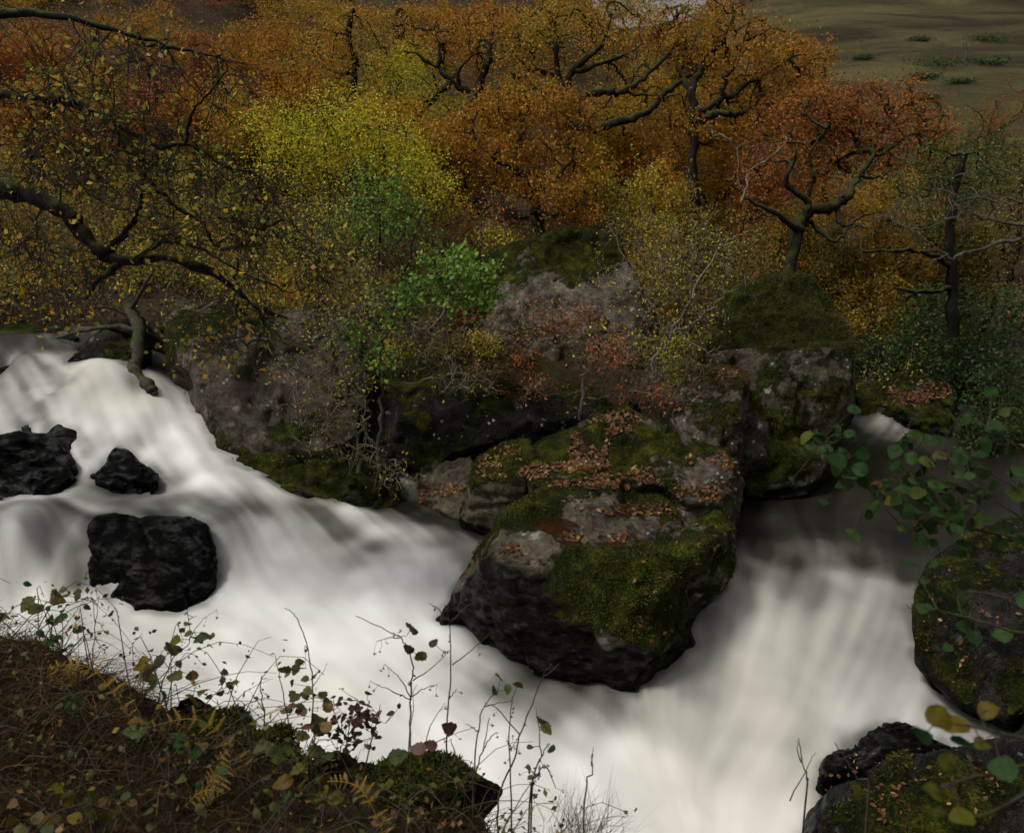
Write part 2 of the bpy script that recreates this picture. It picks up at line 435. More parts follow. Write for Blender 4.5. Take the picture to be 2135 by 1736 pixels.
def ground_z(x, y):
    yb = I(x, [-30, -12, -8, -5, 0, 3, 4.5, 6, 9, 12, 30], [15, 14.0, 14.3, 13.2, 12.2, 12, 12.4, 14.2, 14.8, 15, 14])
    z0 = I(x, [-12, -8, -4, 0, 3, 6, 12], [2.8, 2.75, 2.4, 2.1, 1.7, 1.15, 1.25])
    sl = I(x, [-20, 0, 4, 8, 14, 30], [.30, .27, .22, .13, .15, .2])
    d = y - yb
    back = z0 + sl * np.clip(d, -2, 26) + .36 * np.clip(d - 13, 0, 34) * sstep(.34, .22, x / np.maximum(y, 1))
    river = -0.7 + I(y, [4, 8, 10, 12, 14], [-.1, -.1, .25, .3, .4]) + 1.0 * sstep(-3.5, -7, x) * sstep(9.5, 12.5, y)
    z = river + (back - river) * sstep(-1.3, .3, d)
    xr = I(y, [3, 5, 6, 8, 11, 14], [3.3, 3.5, 4.3, 5.7, 7.2, 10.5])
    rb = 1.1 + .35 * np.clip(x - xr, 0, 20)
    z = np.maximum(z, river + (rb - river) * sstep(-.5, .9, x - xr) * sstep(16, 14, y))
    xl = I(y, [3, 8, 12], [-7.5, -8.2, -10.5])
    z = np.maximum(z, river + (2.2 + .3 * np.clip(xl - x, 0, 20) - river) * sstep(.6, -.8, x - xl) * sstep(17, 15, y))
    yn, zn = crest(x)
    near = np.where(y < yn, zn + .10 * (yn - y), zn - 1.9 * (y - yn) - .6 * sstep(0, .25, y - yn))
    z = np.maximum(z, near)
    p = np.stack([x, y, 0 * x], -1)
    z = z + fbm(p, .55, 3, 3) * .22 * sstep(13, 18, y) + fbm(p, 3.0, 4, 5) * .05
    return z

gx = np.unique(np.concatenate([np.linspace(-260, -30, 14), np.arange(-30, -14, .9), np.arange(-14, 14, .28), np.arange(-3.4, 1, .07), np.arange(14, 32, .9), np.linspace(32, 260, 14)]).round(4))
gy = np.unique(np.concatenate([np.linspace(-60, 0, 8), np.arange(0, 1.4, .1), np.arange(1.4, 4.2, .06), np.arange(4.6, 24, .28), np.arange(24, 52, .8), np.linspace(53, 170, 14)]).round(4))
X, Y = np.meshgrid(gx, gy)
Z = ground_z(X.ravel(), Y.ravel())
def grid_faces(nx, ny):
    i = np.arange(ny - 1)[:, None] * nx + np.arange(nx - 1)[None, :]
    return np.stack([i, i + 1, i + nx + 1, i + nx], -1).reshape(-1, 4)
tag(link('ground', mesh_np('ground', np.stack([X.ravel(), Y.ravel(), Z], -1), grid_faces(len(gx), len(gy)), MAT['ground'], smooth=True)), kind='structure')

# far hillside
def hill_z(x, y):
    p = np.stack([x, y, 0 * x], -1)
    b = I(y, [90, 150, 250, 420, 620], [0, 7, 30, 92, 190]) * (.25 + .75 * sstep(.10, .30, x / y))
    return b + .03 * (x - 120) + fbm(p, .012, 4, 9) * 5 + fbm(p, .06, 4, 19) * .8
hx, hy = np.linspace(-260, 560, 110), np.linspace(95, 620, 100)
X, Y = np.meshgrid(hx, hy)
tag(link('hill', mesh_np('hill', np.stack([X.ravel(), Y.ravel(), hill_z(X.ravel(), Y.ravel())], -1), grid_faces(110, 100), MAT['hill'], smooth=True)), kind='structure')

# ------------------------------------------------------------------ rocks
CARVED = []
ALL_V, ALL_F, ALL_N = [], [], [0]       # every rock surface, for foam and for laying leaves

def hull_pts(h):
    pts, back, down = h[0], h[1], h[2]
    c = []
    for q in pts:
        a = P(*q); c.append(a)
        if back:
            d = ray(q[0], q[1]); d /= np.linalg.norm(d); c.append(a + d * back)
    c = np.array(c)
    if down:
        lo = c[c[:, 2] < c[:, 2].min() + .45]
        c = np.vstack([c, lo - np.array([0, 0, down])])
    return c

def rock(name, label, hulls, vox=.04, seed=0, amp=.10, scale=1.1, fine=.02, strata=0.0, sdir=(.15, .1, 1), sfreq=5.0,
         mat='rock', moss=.0, mslope=.35, mreg=(), wet=None, wreg=(), lichen=.5, carve=(), group=None, tufts=0, soft=1, cat='rock', chips=55, cracks=4):
    bm = bmesh.new()
    for h in hulls:
        pts = hull_pts(h) if isinstance(h, tuple) else np.asarray(h)
        vs = [bm.verts.new(p) for p in pts]
        r = bmesh.ops.convex_hull(bm, input=vs)
        junk = [g for g in r['geom_interior'] + r['geom_unused'] if isinstance(g, bmesh.types.BMVert)]
        bmesh.ops.delete(bm, geom=list(set(junk)), context='VERTS')
    bmesh.ops.recalc_face_normals(bm, faces=bm.faces)
    me = bpy.data.meshes.new('tmp'); bm.to_mesh(me); bm.free()
    o = bpy.data.objects.new('tmp', me); COL.objects.link(o)
    md = o.modifiers.new('r', 'REMESH'); md.mode = 'VOXEL'; md.voxel_size = vox
    dg = bpy.context.evaluated_depsgraph_get()
    em = bpy.data.meshes.new_from_object(o.evaluated_get(dg))
    n = len(em.vertices); V = np.empty(n * 3, np.float32); em.vertices.foreach_get('co', V); V = V.reshape(-1, 3).astype(float)
    E = np.empty(len(em.edges) * 2, np.int32); em.edges.foreach_get('vertices', E); E = E.reshape(-1, 2)
    F = np.empty(len(em.loops), np.int32); em.loops.foreach_get('vertex_index', F); F = F.reshape(-1, 4)
    bpy.data.objects.remove(o); bpy.data.meshes.remove(me); bpy.data.meshes.remove(em)
    deg = np.bincount(E.ravel(), minlength=n)[:, None].astype(float)
    def lap(V):
        s = np.zeros_like(V)
        for k in range(3):
            s[:, k] = np.bincount(E[:, 0], V[E[:, 1], k], n) + np.bincount(E[:, 1], V[E[:, 0], k], n)
        return s / np.maximum(deg, 1)
    def normals(V):
        fn = np.cross(V[F[:, 2]] - V[F[:, 0]], V[F[:, 3]] - V[F[:, 1]])
        N = np.zeros_like(V)
        for k in range(3):
            for j in range(4): N[:, k] += np.bincount(F[:, j], fn[:, k], n)
        return N / (np.linalg.norm(N, axis=1, keepdims=True) + 1e-12)
    for _ in range(soft): V = V * .5 + lap(V) * .5
    N = normals(V)
    rc = np.random.default_rng(seed + 400)
    size = np.ptp(V, axis=0).mean()
    for ci in range(chips * 4):                   # flat chipped facets with crisp edges, then many small ones
        k = rc.integers(n); nr = N[k] + unit(1, rc)[0] * .45; nr /= np.linalg.norm(nr)
        R = size * (rc.uniform(.10, .28) if ci < chips else rc.uniform(.03, .09))
        ix = np.where(np.abs(V[:, 0] - V[k, 0]) < R)[0]; q = V[ix] - V[k]
        s_ = q @ nr - R * rc.uniform(-.04, .08)
        w = sstep(R, R * .8, np.sqrt((q * q).sum(1)))
        V[ix] -= nr[None] * (np.clip(s_, 0, R * .25) * w)[:, None]
    N = normals(V)
    d = fbm(V, scale, 3, seed, .45) * amp * .45
    for _ in range(cracks):                       # joints running across the block
        cn = unit(1, rc)[0]; k = rc.integers(n)
        dd = (V - V[k]) @ cn + fbm(V, 1.7, 3, seed + 60 + _) * .12
        d -= np.exp(-(dd / (vox * 1.1))**2) * vox * 1.6 * sstep(-.1, .25, vnoise(V * 1.3 + _ * 9, seed))
    d -= np.clip(fbm(V, scale * 1.7, 3, seed + 50, .5, True) - .5, 0, 1) * amp * .9     # clefts
    d += fbm(V, scale * 6, 4, seed + 9, .6) * fine
    if strata:
        s = np.array(sdir, float); s /= np.linalg.norm(s)
        ph = V @ s * sfreq + fbm(V, 1.1, 3, seed + 3) * 1.3
        fr = ph - np.floor(ph)
        k = vnoise(np.stack([np.floor(ph), np.floor(ph) * 0, V @ np.array([.8, .5, .1]) * 1.5], -1), seed + 7)
        d += strata * (np.minimum(fr * 1.3, (1 - fr) * 6).clip(0, 1) - .5) * (.6 + .6 * k)
    V = V + N * d[:, None]
    for (u, v, rx, ry, dep, lip) in carve:        # hollows pressed into the top
        dr = ray(u, v); dr /= np.linalg.norm(dr); q = V - np.array([0, 0, CAM_Z]); tt = q @ dr
        near = np.sqrt(np.maximum((q * q).sum(1) - tt * tt, 0)) < vox * 1.6
        c = V[near][np.argmin(tt[near])] if near.any() else P(u, v, 7.5)
        CARVED.append((c.copy(), rx, ry, dep))
        e = ((V[:, 0] - c[0]) / rx)**2 + ((V[:, 1] - c[1]) / ry)**2 + fbm(V, 4, 2, seed) * .18
        rr = np.sqrt(np.clip(1 - e, 0, 1)); zone = (np.abs(V[:, 2] - c[2]) < .45) & (N[:, 2] > -.2)
        V[:, 2] = np.where(zone & (e < 1), np.minimum(V[:, 2], c[2] + .03 - dep * rr), V[:, 2])
        V[:, 2] += np.where(zone, lip * np.exp(-((np.sqrt(np.maximum(e, 0)) - 1.12) / .14)**2), 0)
    if carve:
        for _ in range(2): V = V * .6 + lap(V) * .4
    N = normals(V)
    up = N[:, 2]
    mo = moss + mslope * (up - .3) + fbm(V, 2.1, 5, seed + 21, .65) * .95
    for (u, v, y, r, a) in mreg:
        c = P(u, v, y); mo += a * np.exp(-((V - c)**2).sum(1) / (r * r))
    we = np.zeros(n)
    if wet is not None: we = sstep(wet[1], wet[0], V[:, 2] + fbm(V, 1.5, 3, seed + 31) * .15)
    for (u, v, y, r, a) in wreg:
        c = P(u, v, y); we += a * np.exp(-((V - c)**2).sum(1) / (r * r))
    mo = np.clip(mo, 0, 1); we = np.clip(we, 0, 1)
    V = V + N * (sstep(.45, .75, mo) * (1 - we * .7) * (.012 + .022 * np.clip(fbm(V, 7, 3, seed + 8), -.5, 1)))[:, None]
    o = link(name, mesh_np(name, V, F, MAT[mat], {'moss': mo, 'wet': we, 'lichen': np.full(n, lichen)}, True))
    tag(o, label, cat, group)
    ALL_V.append(V); ALL_F.append(F + ALL_N[0]); ALL_N[0] += n
    if tufts:
        rng = np.random.default_rng(seed + 77)
        w = mo * (we < .5) * (up > -.25); idx = np.where(w > .62)[0]
        if len(idx):
            idx = rng.choice(idx, min(tufts, len(idx) * 3))
            p = V[idx] + rng.normal(0, vox * .5, (len(idx), 3)) - N[idx] * .006
            L = rng.uniform(.012, .032, len(idx))[:, None]
            dd = N[idx] + unit(len(idx), rng) * .9; dd /= np.linalg.norm(dd, axis=1, keepdims=True)
            s = np.cross(dd, unit(len(idx), rng)); s /= np.linalg.norm(s, axis=1, keepdims=True)
            T = np.stack([p - s * .006, p + s * .006, p + dd * L], 1).reshape(-1, 3)
            r = np.clip(.45 + fbm(p, 3.2, 3, 5) * .6 + rng.normal(0, .15, len(p)), 0, 1)
            t = link('moss', mesh_np('moss', T, np.arange(len(T)).reshape(-1, 3), MAT['moss'], {'rnd': np.repeat(r, 3)}), o)
            t['kind'] = 'stuff'
    return o

# main boulder in midstream
R6 = [([(1095, 1012, 8.6), (1060, 1050, 8.3), (1000, 1140, 8.0), (935, 1245, 7.75), (905, 1292, 7.6), (1030, 1150, 7.1), (1090, 1180, 6.85), (1170, 1150, 6.95),
        (960, 1330, 7.1), (1040, 1395, 6.8), (1160, 1415, 6.65), (1250, 1432, 6.6), (1315, 1452, 6.55), (1250, 1210, 6.75)], .9, .5),
      ([(1180, 1130, 7.0), (1290, 1140, 6.8), (1330, 1190, 6.65), (1420, 1130, 6.95), (1500, 1090, 7.5), (1530, 1120, 7.75), (1532, 1180, 7.6), (1510, 1240, 7.4), (1470, 1295, 7.15),
        (1425, 1370, 6.9), (1380, 1420, 6.75), (1315, 1450, 6.55), (1250, 1300, 6.5), (1360, 1290, 6.5), (1240, 1425, 6.6), (1500, 1060, 8.3)], .7, .4),
      ([(1095, 1015, 8.6), (1300, 985, 8.8), (1480, 1045, 8.6), (1530, 1110, 8.0), (1400, 1100, 7.6), (1180, 1120, 7.3), (1060, 1070, 8.2), (1300, 1120, 7.1)], .9, .5)]
main_boulder = rock('boulder', 'large mossy boulder in midstream with dark wet overhanging front and leaf-strewn hollows on top', R6, .027, 3, .10, 1.2, .022,
     strata=.022, sdir=(-.34, -.25, 1), sfreq=9, chips=75, cracks=7, mat='rock_brown', moss=.36, mslope=.30,
     mreg=[(1230, 1190, 6.8, .5, .45), (1330, 1170, 6.8, .5, .5), (1450, 1150, 7.3, .5, .5), (1060, 1090, 7.9, .35, .5), (1300, 1280, 6.6, .55, .55), (1200, 1270, 6.7, .3, .3), (1400, 1250, 6.7, .5, .5), (1370, 1340, 6.7, .35, .4), (1210, 1210, 6.8, .3, .4), (1130, 1240, 6.9, .3, .35), (1090, 1040, 8.3, .35, .4), (1380, 1030, 8.6, .5, .4),
           (1110, 1150, 7.0, .38, -1.0), (1250, 1090, 7.6, .45, -.6), (1370, 1085, 7.7, .35, -.5), (1020, 1270, 7.1, .5, -.6), (1100, 1380, 6.7, .6, -.8), (1290, 1400, 6.6, .4, -.7), (960, 1230, 7.7, .4, -.5)],
     wet=(.35, .62), wreg=[(1020, 1240, 7.2, .5, .9), (1100, 1300, 6.8, .5, 1.0), (1000, 1330, 7.0, .4, 1), (1080, 1330, 6.8, .4, .6)], lichen=.8, tufts=60000, cat='boulder',
     carve=[(1150, 1075, .36, .30, .20, .05), (1185, 1120, .17, .12, .11, .03), (1292, 1122, .27, .17, .13, .03), (1095, 1150, .44, .30, .10, .02), (1440, 1085, .15, .24, .25, .03)])

rock('boulder', 'lichen-spotted grey boulder wedged behind the mossy midstream boulder',
     [([(1205, 885, 9.9), (1300, 852, 10.0), (1385, 890, 9.8), (1450, 935, 9.4), (1535, 955, 9.1), (1552, 1005, 8.9), (1505, 1048, 8.5), (1390, 1035, 8.6), (1330, 1010, 8.8), (1240, 970, 9.2), (1545, 1040, 8.9), (1530, 1090, 8.9)], 1.0, .8)],
     .034, 14, .09, 1.4, .025, moss=.36, mslope=.35, mreg=[(1420, 915, 9.5, .35, .5), (1260, 930, 9.5, .5, .4), (1500, 1000, 9, .25, -.2)], lichen=2.0, tufts=12000, cat='boulder', strata=.03)
rock('rock', 'rounded moss-capped stone with bare brown base beside the leaf-filled gully',
     [([(975, 990, 9.6), (1000, 955, 9.8), (1045, 928, 10.0), (1100, 918, 10.1), (1125, 955, 9.8), (1100, 1012, 9.2), (1040, 1010, 9.2), (985, 1012, 9.3), (1090, 1060, 9.2), (1010, 1090, 9.5), (955, 1065, 9.9)], .8, .6)],
     .03, 17, .05, 1.6, .012, mat='rock_brown', moss=.3, mslope=.55, mreg=[(1040, 965, 9.6, .35, .6), (1030, 1060, 9.4, .3, -.8)], lichen=.2, tufts=9000, wet=(.35, .6))
rock('rock', 'smooth waterworn brown slab with a curved lip above the dark backwater',
     [([(865, 1050, 10.5), (890, 1030, 10.6), (965, 1030, 10.4), (1000, 1000, 10.3), (1000, 1080, 9.8), (930, 1085, 10.1), (860, 1075, 10.4)], .9, .6), ([(880, 965, 11.0), (980, 945, 10.9), (990, 985, 10.6), (940, 1005, 10.6), (870, 1000, 10.8)], .8, .3)],
     .035, 19, .04, 1.3, .01, mat='rock_brown', moss=.0, mslope=.2, lichen=.1, wet=(.3, .55), strata=.03, sdir=(-.3, 0, 1))
rock('rock', 'leaf-covered rock floor of the gully between boulders',
     [([(1110, 925, 10.3), (1240, 865, 10.8), (1290, 900, 10.3), (1340, 985, 9.2), (1340, 1015, 8.9), (1230, 1010, 8.8), (1110, 1010, 8.9), (1080, 975, 9.6)], .8, .8)],
     .05, 23, .07, 1.5, .02, mat='rock_brown', moss=.45, mslope=.3, lichen=.3)
# back cliffs
rock('boulder', 'big grey granite boulder with moss on its top, beside the upper cascade',
     [([(392, 712, 11.2), (425, 695, 11.3), (560, 655, 11.7), (650, 648, 11.9), (745, 690, 11.9), (770, 800, 11.5), (730, 945, 10.9), (600, 965, 10.7), (448, 962, 10.75), (438, 925, 10.8), (412, 840, 10.95), (402, 770, 11.0)], 1.6, .6),
      ([(318, 685, 13.2), (335, 652, 13.4), (390, 638, 13.4), (505, 630, 13.6), (430, 690, 11.6), (395, 715, 11.3), (345, 770, 12.7), (372, 830, 12.0), (412, 880, 11.0), (405, 800, 11.1)], .9, .8)],
     .042, 31, .10, .9, .022, moss=.10, mslope=.45, mreg=[(450, 665, 12.2, .8, .6), (360, 720, 12.5, .7, .55), (620, 940, 10.9, .5, .5), (480, 930, 10.8, .35, .4), (520, 780, 11.2, .7, -.5)], lichen=.7, wet=(.9, 1.25), tufts=8000, cat='boulder', strata=.03, sdir=(.1, 0, 1), sfreq=2.2)
rock('rock', 'low bright-mossy rock shelf at the foot of the big grey boulder',
     [([(468, 965, 10.6), (560, 935, 10.8), (720, 935, 10.9), (800, 955, 10.9), (835, 1000, 10.7), (825, 1060, 10.2), (760, 1065, 10.0), (640, 1045, 10.1), (560, 1015, 10.2), (490, 1000, 10.3)], .7, .6)],
     .042, 35, .08, 1.5, .02, mat='rock_dark', moss=.35, mslope=.5, mreg=[(620, 965, 10.6, .45, .5)], wet=(.75, 1.0), lichen=.1, tufts=9000)
rock('cliff', 'dark mossy overhanging cliff block under the twig-covered ledge',
     [([(790, 765, 12.1), (900, 735, 12.3), (1050, 775, 12.2), (1200, 790, 12.2), (1335, 830, 12.0), (1300, 880, 11.5), (1200, 865, 11.2), (1085, 885, 11.0), (975, 960, 10.9), (880, 985, 10.9), (815, 960, 11.1), (780, 870, 11.6)], 1.5, .3),
      ([(740, 780, 12.3), (830, 760, 12.4), (840, 980, 11.3), (760, 1000, 11.2), (740, 950, 11.4)], 1.2, .5)],
     .05, 37, .12, 1.0, .03, mat='rock_dark', moss=.30, mslope=.3, mreg=[(850, 760, 12.1, .6, .5), (930, 830, 11.6, .4, -.35), (1050, 820, 11.6, .5, .2)], lichen=1.2, tufts=10000, cat='cliff', strata=.05)
rock('boulder', 'tall pale grey boulder with a mossy grassy crown standing above the ledges',
     [([(1055, 560, 14.2), (1110, 505, 14.4), (1175, 478, 14.6), (1262, 482, 14.5), (1292, 508, 14.2), (1335, 600, 13.6), (1375, 665, 13.4), (1360, 740, 13.2), (1250, 770, 13.0), (1150, 720, 12.9), (1040, 735, 12.8), (1000, 690, 13.2)], 1.6, .8),
      ([(1030, 690, 12.8), (1150, 690, 12.7), (1170, 720, 12.5), (1160, 790, 12.3), (1040, 790, 12.3), (1010, 740, 12.5)], 1.0, .6)],
     .045, 41, .11, .9, .025, mat='rock_pale', moss=.06, mslope=.42, mreg=[(1180, 490, 14.3, .8, 1.0), (1260, 490, 14.3, .5, .6), (1090, 580, 13.8, .5, .45), (1235, 560, 13.9, .22, .6), (1250, 650, 13.3, .25, .35), (1180, 770, 12.6, .3, .4), (1150, 600, 13.6, .35, -.3)], lichen=.8, cat='boulder', strata=.05, sdir=(.2, 0, 1), sfreq=3.5)
rock('rock', 'mossy shoulder sloping down from the crown of the tall grey boulder',
     [([(890, 610, 14.0), (950, 545, 14.4), (1050, 512, 14.7), (1130, 495, 14.8), (1100, 580, 14.0), (1000, 630, 13.6), (900, 640, 13.7)], .9, .6)], .05, 42, .1, 1.2, .03, moss=.7, mslope=.3, lichen=.2)
rock('boulder', 'square-edged mossy boulder with a rusty leaf-covered top next to the tall right-hand wall',
     [([(1425, 790, 10.6), (1460, 765, 10.7), (1540, 772, 10.6), (1565, 792, 10.4), (1560, 855, 10.1), (1540, 935, 9.7), (1480, 940, 9.5), (1420, 900, 9.8), (1380, 850, 10.4)], .9, .8)],
     .04, 43, .07, 1.3, .02, moss=.28, mslope=.4, mreg=[(1550, 790, 10.4, .2, .4)], lichen=1.2, tufts=6000, cat='boulder')
rock('cliff', 'tall moss-streaked rock wall rising straight from the still dark pool',
     [([(1470, 735, 11.2), (1600, 722, 11.2), (1690, 728, 11.2), (1772, 725, 11.4), (1778, 790, 11.4), (1786, 850, 11.3), (1745, 918, 11.0), (1700, 900, 10.8), (1560, 900, 10.6), (1480, 850, 10.8)], 1.6, .2),
      ([(1560, 860, 10.6), (1690, 880, 10.6), (1735, 950, 10.8), (1720, 975, 10.7), (1680, 1032, 10.5), (1600, 1040, 10.4), (1550, 1038, 10.4), (1535, 950, 10.5)], 1.4, .6)],
     .042, 47, .10, 1.1, .028, mat='rock_brown', moss=.40, mslope=.22, mreg=[(1640, 960, 10.5, .6, .35), (1700, 770, 11.3, .3, -.35), (1580, 880, 10.6, .25, -.2), (1620, 780, 11.0, .3, .2)], lichen=3.0, wet=(.5, .8), tufts=9000, cat='cliff')
rock('cliff', 'heather-topped mossy dome above the tall rock wall',
     [([(1440, 760, 12.0), (1478, 690, 12.4), (1520, 615, 12.9), (1590, 575, 13.4), (1670, 572, 13.4), (1725, 615, 13.2), (1772, 705, 12.3), (1775, 735, 11.7), (1600, 740, 11.6), (1490, 745, 11.6)], 1.2, .6)],
     .06, 49, .12, 1.2, .04, moss=.75, mslope=.2, lichen=.3, tufts=14000, cat='cliff')
# left cascade rocks
rock('rock', 'black wet twin-block rock parting the lower left cascade',
     [([(184, 1095, 8.6), (200, 1078, 8.75), (240, 1070, 8.85), (282, 1080, 8.7), (285, 1210, 8.0), (280, 1255, 7.85), (215, 1240, 7.95), (184, 1205, 8.15)], .7, .5),
      ([(278, 1090, 8.6), (300, 1080, 8.75), (400, 1074, 8.9), (432, 1092, 8.6), (448, 1150, 8.35), (450, 1185, 8.25), (430, 1235, 8.05), (370, 1258, 7.85), (280, 1262, 7.8), (275, 1140, 8.3)], .7, .5)],
     .026, 53, .07, 1.8, .018, mat='rock_dark', moss=-.3, mslope=.1, wet=(5, 6), lichen=.1, strata=.03, sdir=(.1, .2, 1), sfreq=6, chips=16, cracks=6)
rock('rock', 'small black pyramid-shaped rock in the white cascade',
     [([(188, 996, 9.7), (212, 965, 9.85), (240, 934, 10.0), (265, 938, 10.0), (292, 965, 9.85), (332, 990, 9.65), (322, 1003, 9.5), (250, 1006, 9.5)], .5, .4)],
     .026, 57, .05, 2.0, .015, mat='rock_dark', moss=-.3, mslope=.1, wet=(5, 6), lichen=.1, strata=.03)
rock('rock', 'wide black rock at the cascade edge with water sliding over its shoulder',
     [([(-60, 925, 10.0), (30, 900, 10.2), (105, 905, 10.2), (150, 950, 9.95), (165, 978, 9.8), (120, 1008, 9.5), (60, 1024, 9.4), (-60, 1030, 9.3)], .6, .5), ([(40, 885, 10.9), (110, 878, 10.9), (160, 900, 10.7), (190, 945, 10.4), (178, 968, 10.2), (90, 930, 10.3)], .5, .4)],
     .03, 59, .08, 1.6, .022, mat='rock_dark', moss=-.3, mslope=.1, wet=(5, 6), lichen=.1, strata=.04, sdir=(.4, 0, 1))
rock('rock', 'small black wet rock beside the upper chute',
     [([(-20, 770, 12.2), (60, 755, 12.4), (95, 760, 12.3), (116, 790, 12.0), (112, 808, 11.8), (40, 815, 11.7), (-20, 810, 11.8)], .6, .4)], .03, 61, .06, 1.8, .015, mat='rock_dark', moss=-.2, wet=(5, 6), lichen=.1)
rock('rock', 'leaning dark mossy slab under the weathered log at the head of the cascade',
     [([(136, 752, 12.3), (165, 722, 12.5), (235, 668, 12.9), (300, 660, 13.1), (312, 720, 12.6), (300, 765, 12.1), (200, 765, 12.0)], .8, .5)], .045, 63, .08, 1.5, .02, mat='rock_dark', moss=.22, mslope=.45, wet=(2.1, 2.35), lichen=.3)
rock('rock', 'low mossy bank rock at the inflow of the upper cascade',
     [([(-160, 680, 13.6), (-40, 660, 13.8), (70, 668, 13.9), (150, 682, 13.8), (165, 702, 13.3), (80, 708, 13.2), (-40, 700, 13.3), (-160, 706, 13.2)], .8, .5)], .06, 64, .08, 1.5, .02, mat='rock_dark', moss=.3, mslope=.5, lichen=.3)
# right side
rock('boulder', 'huge dark rounded mossy boulder at the edge of the lower right pool',
     [([(1935, 1178, 6.9), (1908, 1225, 6.7), (1900, 1275, 6.55), (1906, 1335, 6.4), (1945, 1415, 6.25), (1985, 1475, 6.15), (2100, 1500, 5.8), (2250, 1480, 5.7), (2000, 1130, 7.3), (2100, 1085, 7.5), (2260, 1060, 7.6), (2060, 1250, 6.2), (2250, 1250, 5.9)], 1.5, .6)],
     .036, 67, .09, 1.1, .025, mat='rock_dark', moss=.42, mslope=.2, wet=(.15, .4), lichen=.3, tufts=12000, cat='boulder')
rock('rock', 'black wet rock lapped by foam at the lower right bank',
     [([(1848, 1502, 5.9), (1880, 1500, 5.9), (1960, 1545, 5.6), (1995, 1570, 5.4), (1930, 1600, 5.2), (1800, 1600, 5.2), (1715, 1615, 5.25), (1712, 1590, 5.4), (1780, 1560, 5.5)], .6, .5)], .024, 71, .06, 2.0, .02, mat='rock_dark', moss=-.2, mslope=.1, wet=(5, 6), lichen=.1, strata=.05)
rock('rock', 'moss-covered rock with scattered leaves in front of the black wet rock',
     [([(1680, 1690, 4.75), (1760, 1612, 4.85), (1800, 1592, 4.9), (1950, 1588, 4.9), (2050, 1550, 5.1), (2250, 1500, 5.3), (2250, 1780, 4.3), (1900, 1790, 4.3), (1690, 1780, 4.4)], .6, .8)], .026, 73, .08, 1.5, .02, mat='rock_dark', moss=.16, mslope=.35, wet=(.1, .35), lichen=.3, tufts=5000)
rock('rock', 'small dark rock tucked under the right end of the midstream boulder',
     [([(1440, 1345, 7.4), (1455, 1300, 7.6), (1490, 1270, 7.75), (1518, 1285, 7.7), (1522, 1320, 7.5), (1498, 1362, 7.3), (1450, 1370, 7.25)], .5, .4)], .022, 75, .05, 2.0, .015, mat='rock_dark', moss=.15, mslope=.4, wet=(.5, .8), lichen=.2, strata=.03)
rock('rock', 'low dark rock in the still pool below the far rapids',
     [([(1778, 918, 13.2), (1820, 895, 13.6), (1860, 892, 13.6), (1900, 910, 13.3), (1915, 925, 13.0), (1850, 930, 12.9)], .5, .4)], .03, 79, .05, 2, .015, mat='rock_dark', moss=.2, mslope=.3, wet=(.7, .9), lichen=.1)
rock('rock', 'dark mossy rock block beside the far rapids',
     [([(1858, 852, 13.7), (1872, 822, 13.9), (1940, 812, 13.9), (1982, 850, 13.6), (1990, 905, 13.2), (1940, 895, 13.3), (1885, 872, 13.5)], .7, .5)], .05, 83, .08, 1.5, .02, mat='rock_dark', moss=.4, mslope=.3, wet=(.8, 1.1), lichen=.2)
rock('rock', 'flat mossy slab with a patch of brown leaves above the far rapids',
     [([(1776, 838, 13.9), (1785, 800, 14.4), (1880, 778, 14.6), (1990, 796, 14.3), (1998, 835, 13.8), (1890, 855, 13.7)], .8, .6)], .055, 87, .09, 1.3, .03, mat='rock_brown', moss=.35, mslope=.4, lichen=.2)
rock('rock', 'mossy bank rock to the right of the far rapids',
     [([(1975, 905, 13.4), (2000, 870, 13.8), (2080, 850, 13.8), (2200, 850, 13.5), (2200, 960, 12.3), (2060, 955, 12.4), (1990, 935, 12.9)], 1., .6)], .055, 89, .09, 1.3, .03, mat='rock_dark', moss=.5, mslope=.3, wet=(.5, .8), lichen=.2)

# near bank stones
NB = [(455, 1520, 2.95, .17, 'round moss cushion stone at the bank edge below the leaning bramble'), (540, 1555, 2.85, .15, 'mossy stone half buried in grass beside the golden fern'),
      (725, 1600, 2.75, .15, 'mossy stone beneath the dark red-leaved bush'), (880, 1640, 2.65, .26, 'broad mossy stone at the foot of the bare dock stems'), (390, 1480, 3.05, .12, 'dark wet stone on the bank edge')]
for k, (u, v, y, r, lab) in enumerate(NB):
    c = P(u, v, y); rg = np.random.default_rng(k + 5)
    pts = c + unit(40, rg) * np.array([r * 1.25, r, r * .85]) * rg.uniform(.8, 1.05, (40, 1)) - np.array([0, -r * .2, r * .5])
    rock('stone', lab, [pts], .014, 100 + k, .03, 4, .01, mat='rock_dark', moss=.5 if k < 4 else .0, mslope=.4, lichen=.1, tufts=5000, cat='stone', wet=None if k < 4 else (5, 6))

RV, RF = np.concatenate(ALL_V), np.concatenate(ALL_F)
TRI = np.concatenate([RF[:, [0, 1, 2]], RF[:, [0, 2, 3]]])
BVH = BVHTree.FromPolygons(RV.tolist(), TRI.tolist())
def hit(u, v):
    d = ray(u, v); d = d / np.linalg.norm(d)
    loc, nrm, _, _ = BVH.ray_cast(Vector((0, 0, CAM_Z)), Vector(d), 60)
    return (np.array(loc), np.array(nrm)) if loc is not None else (None, None)

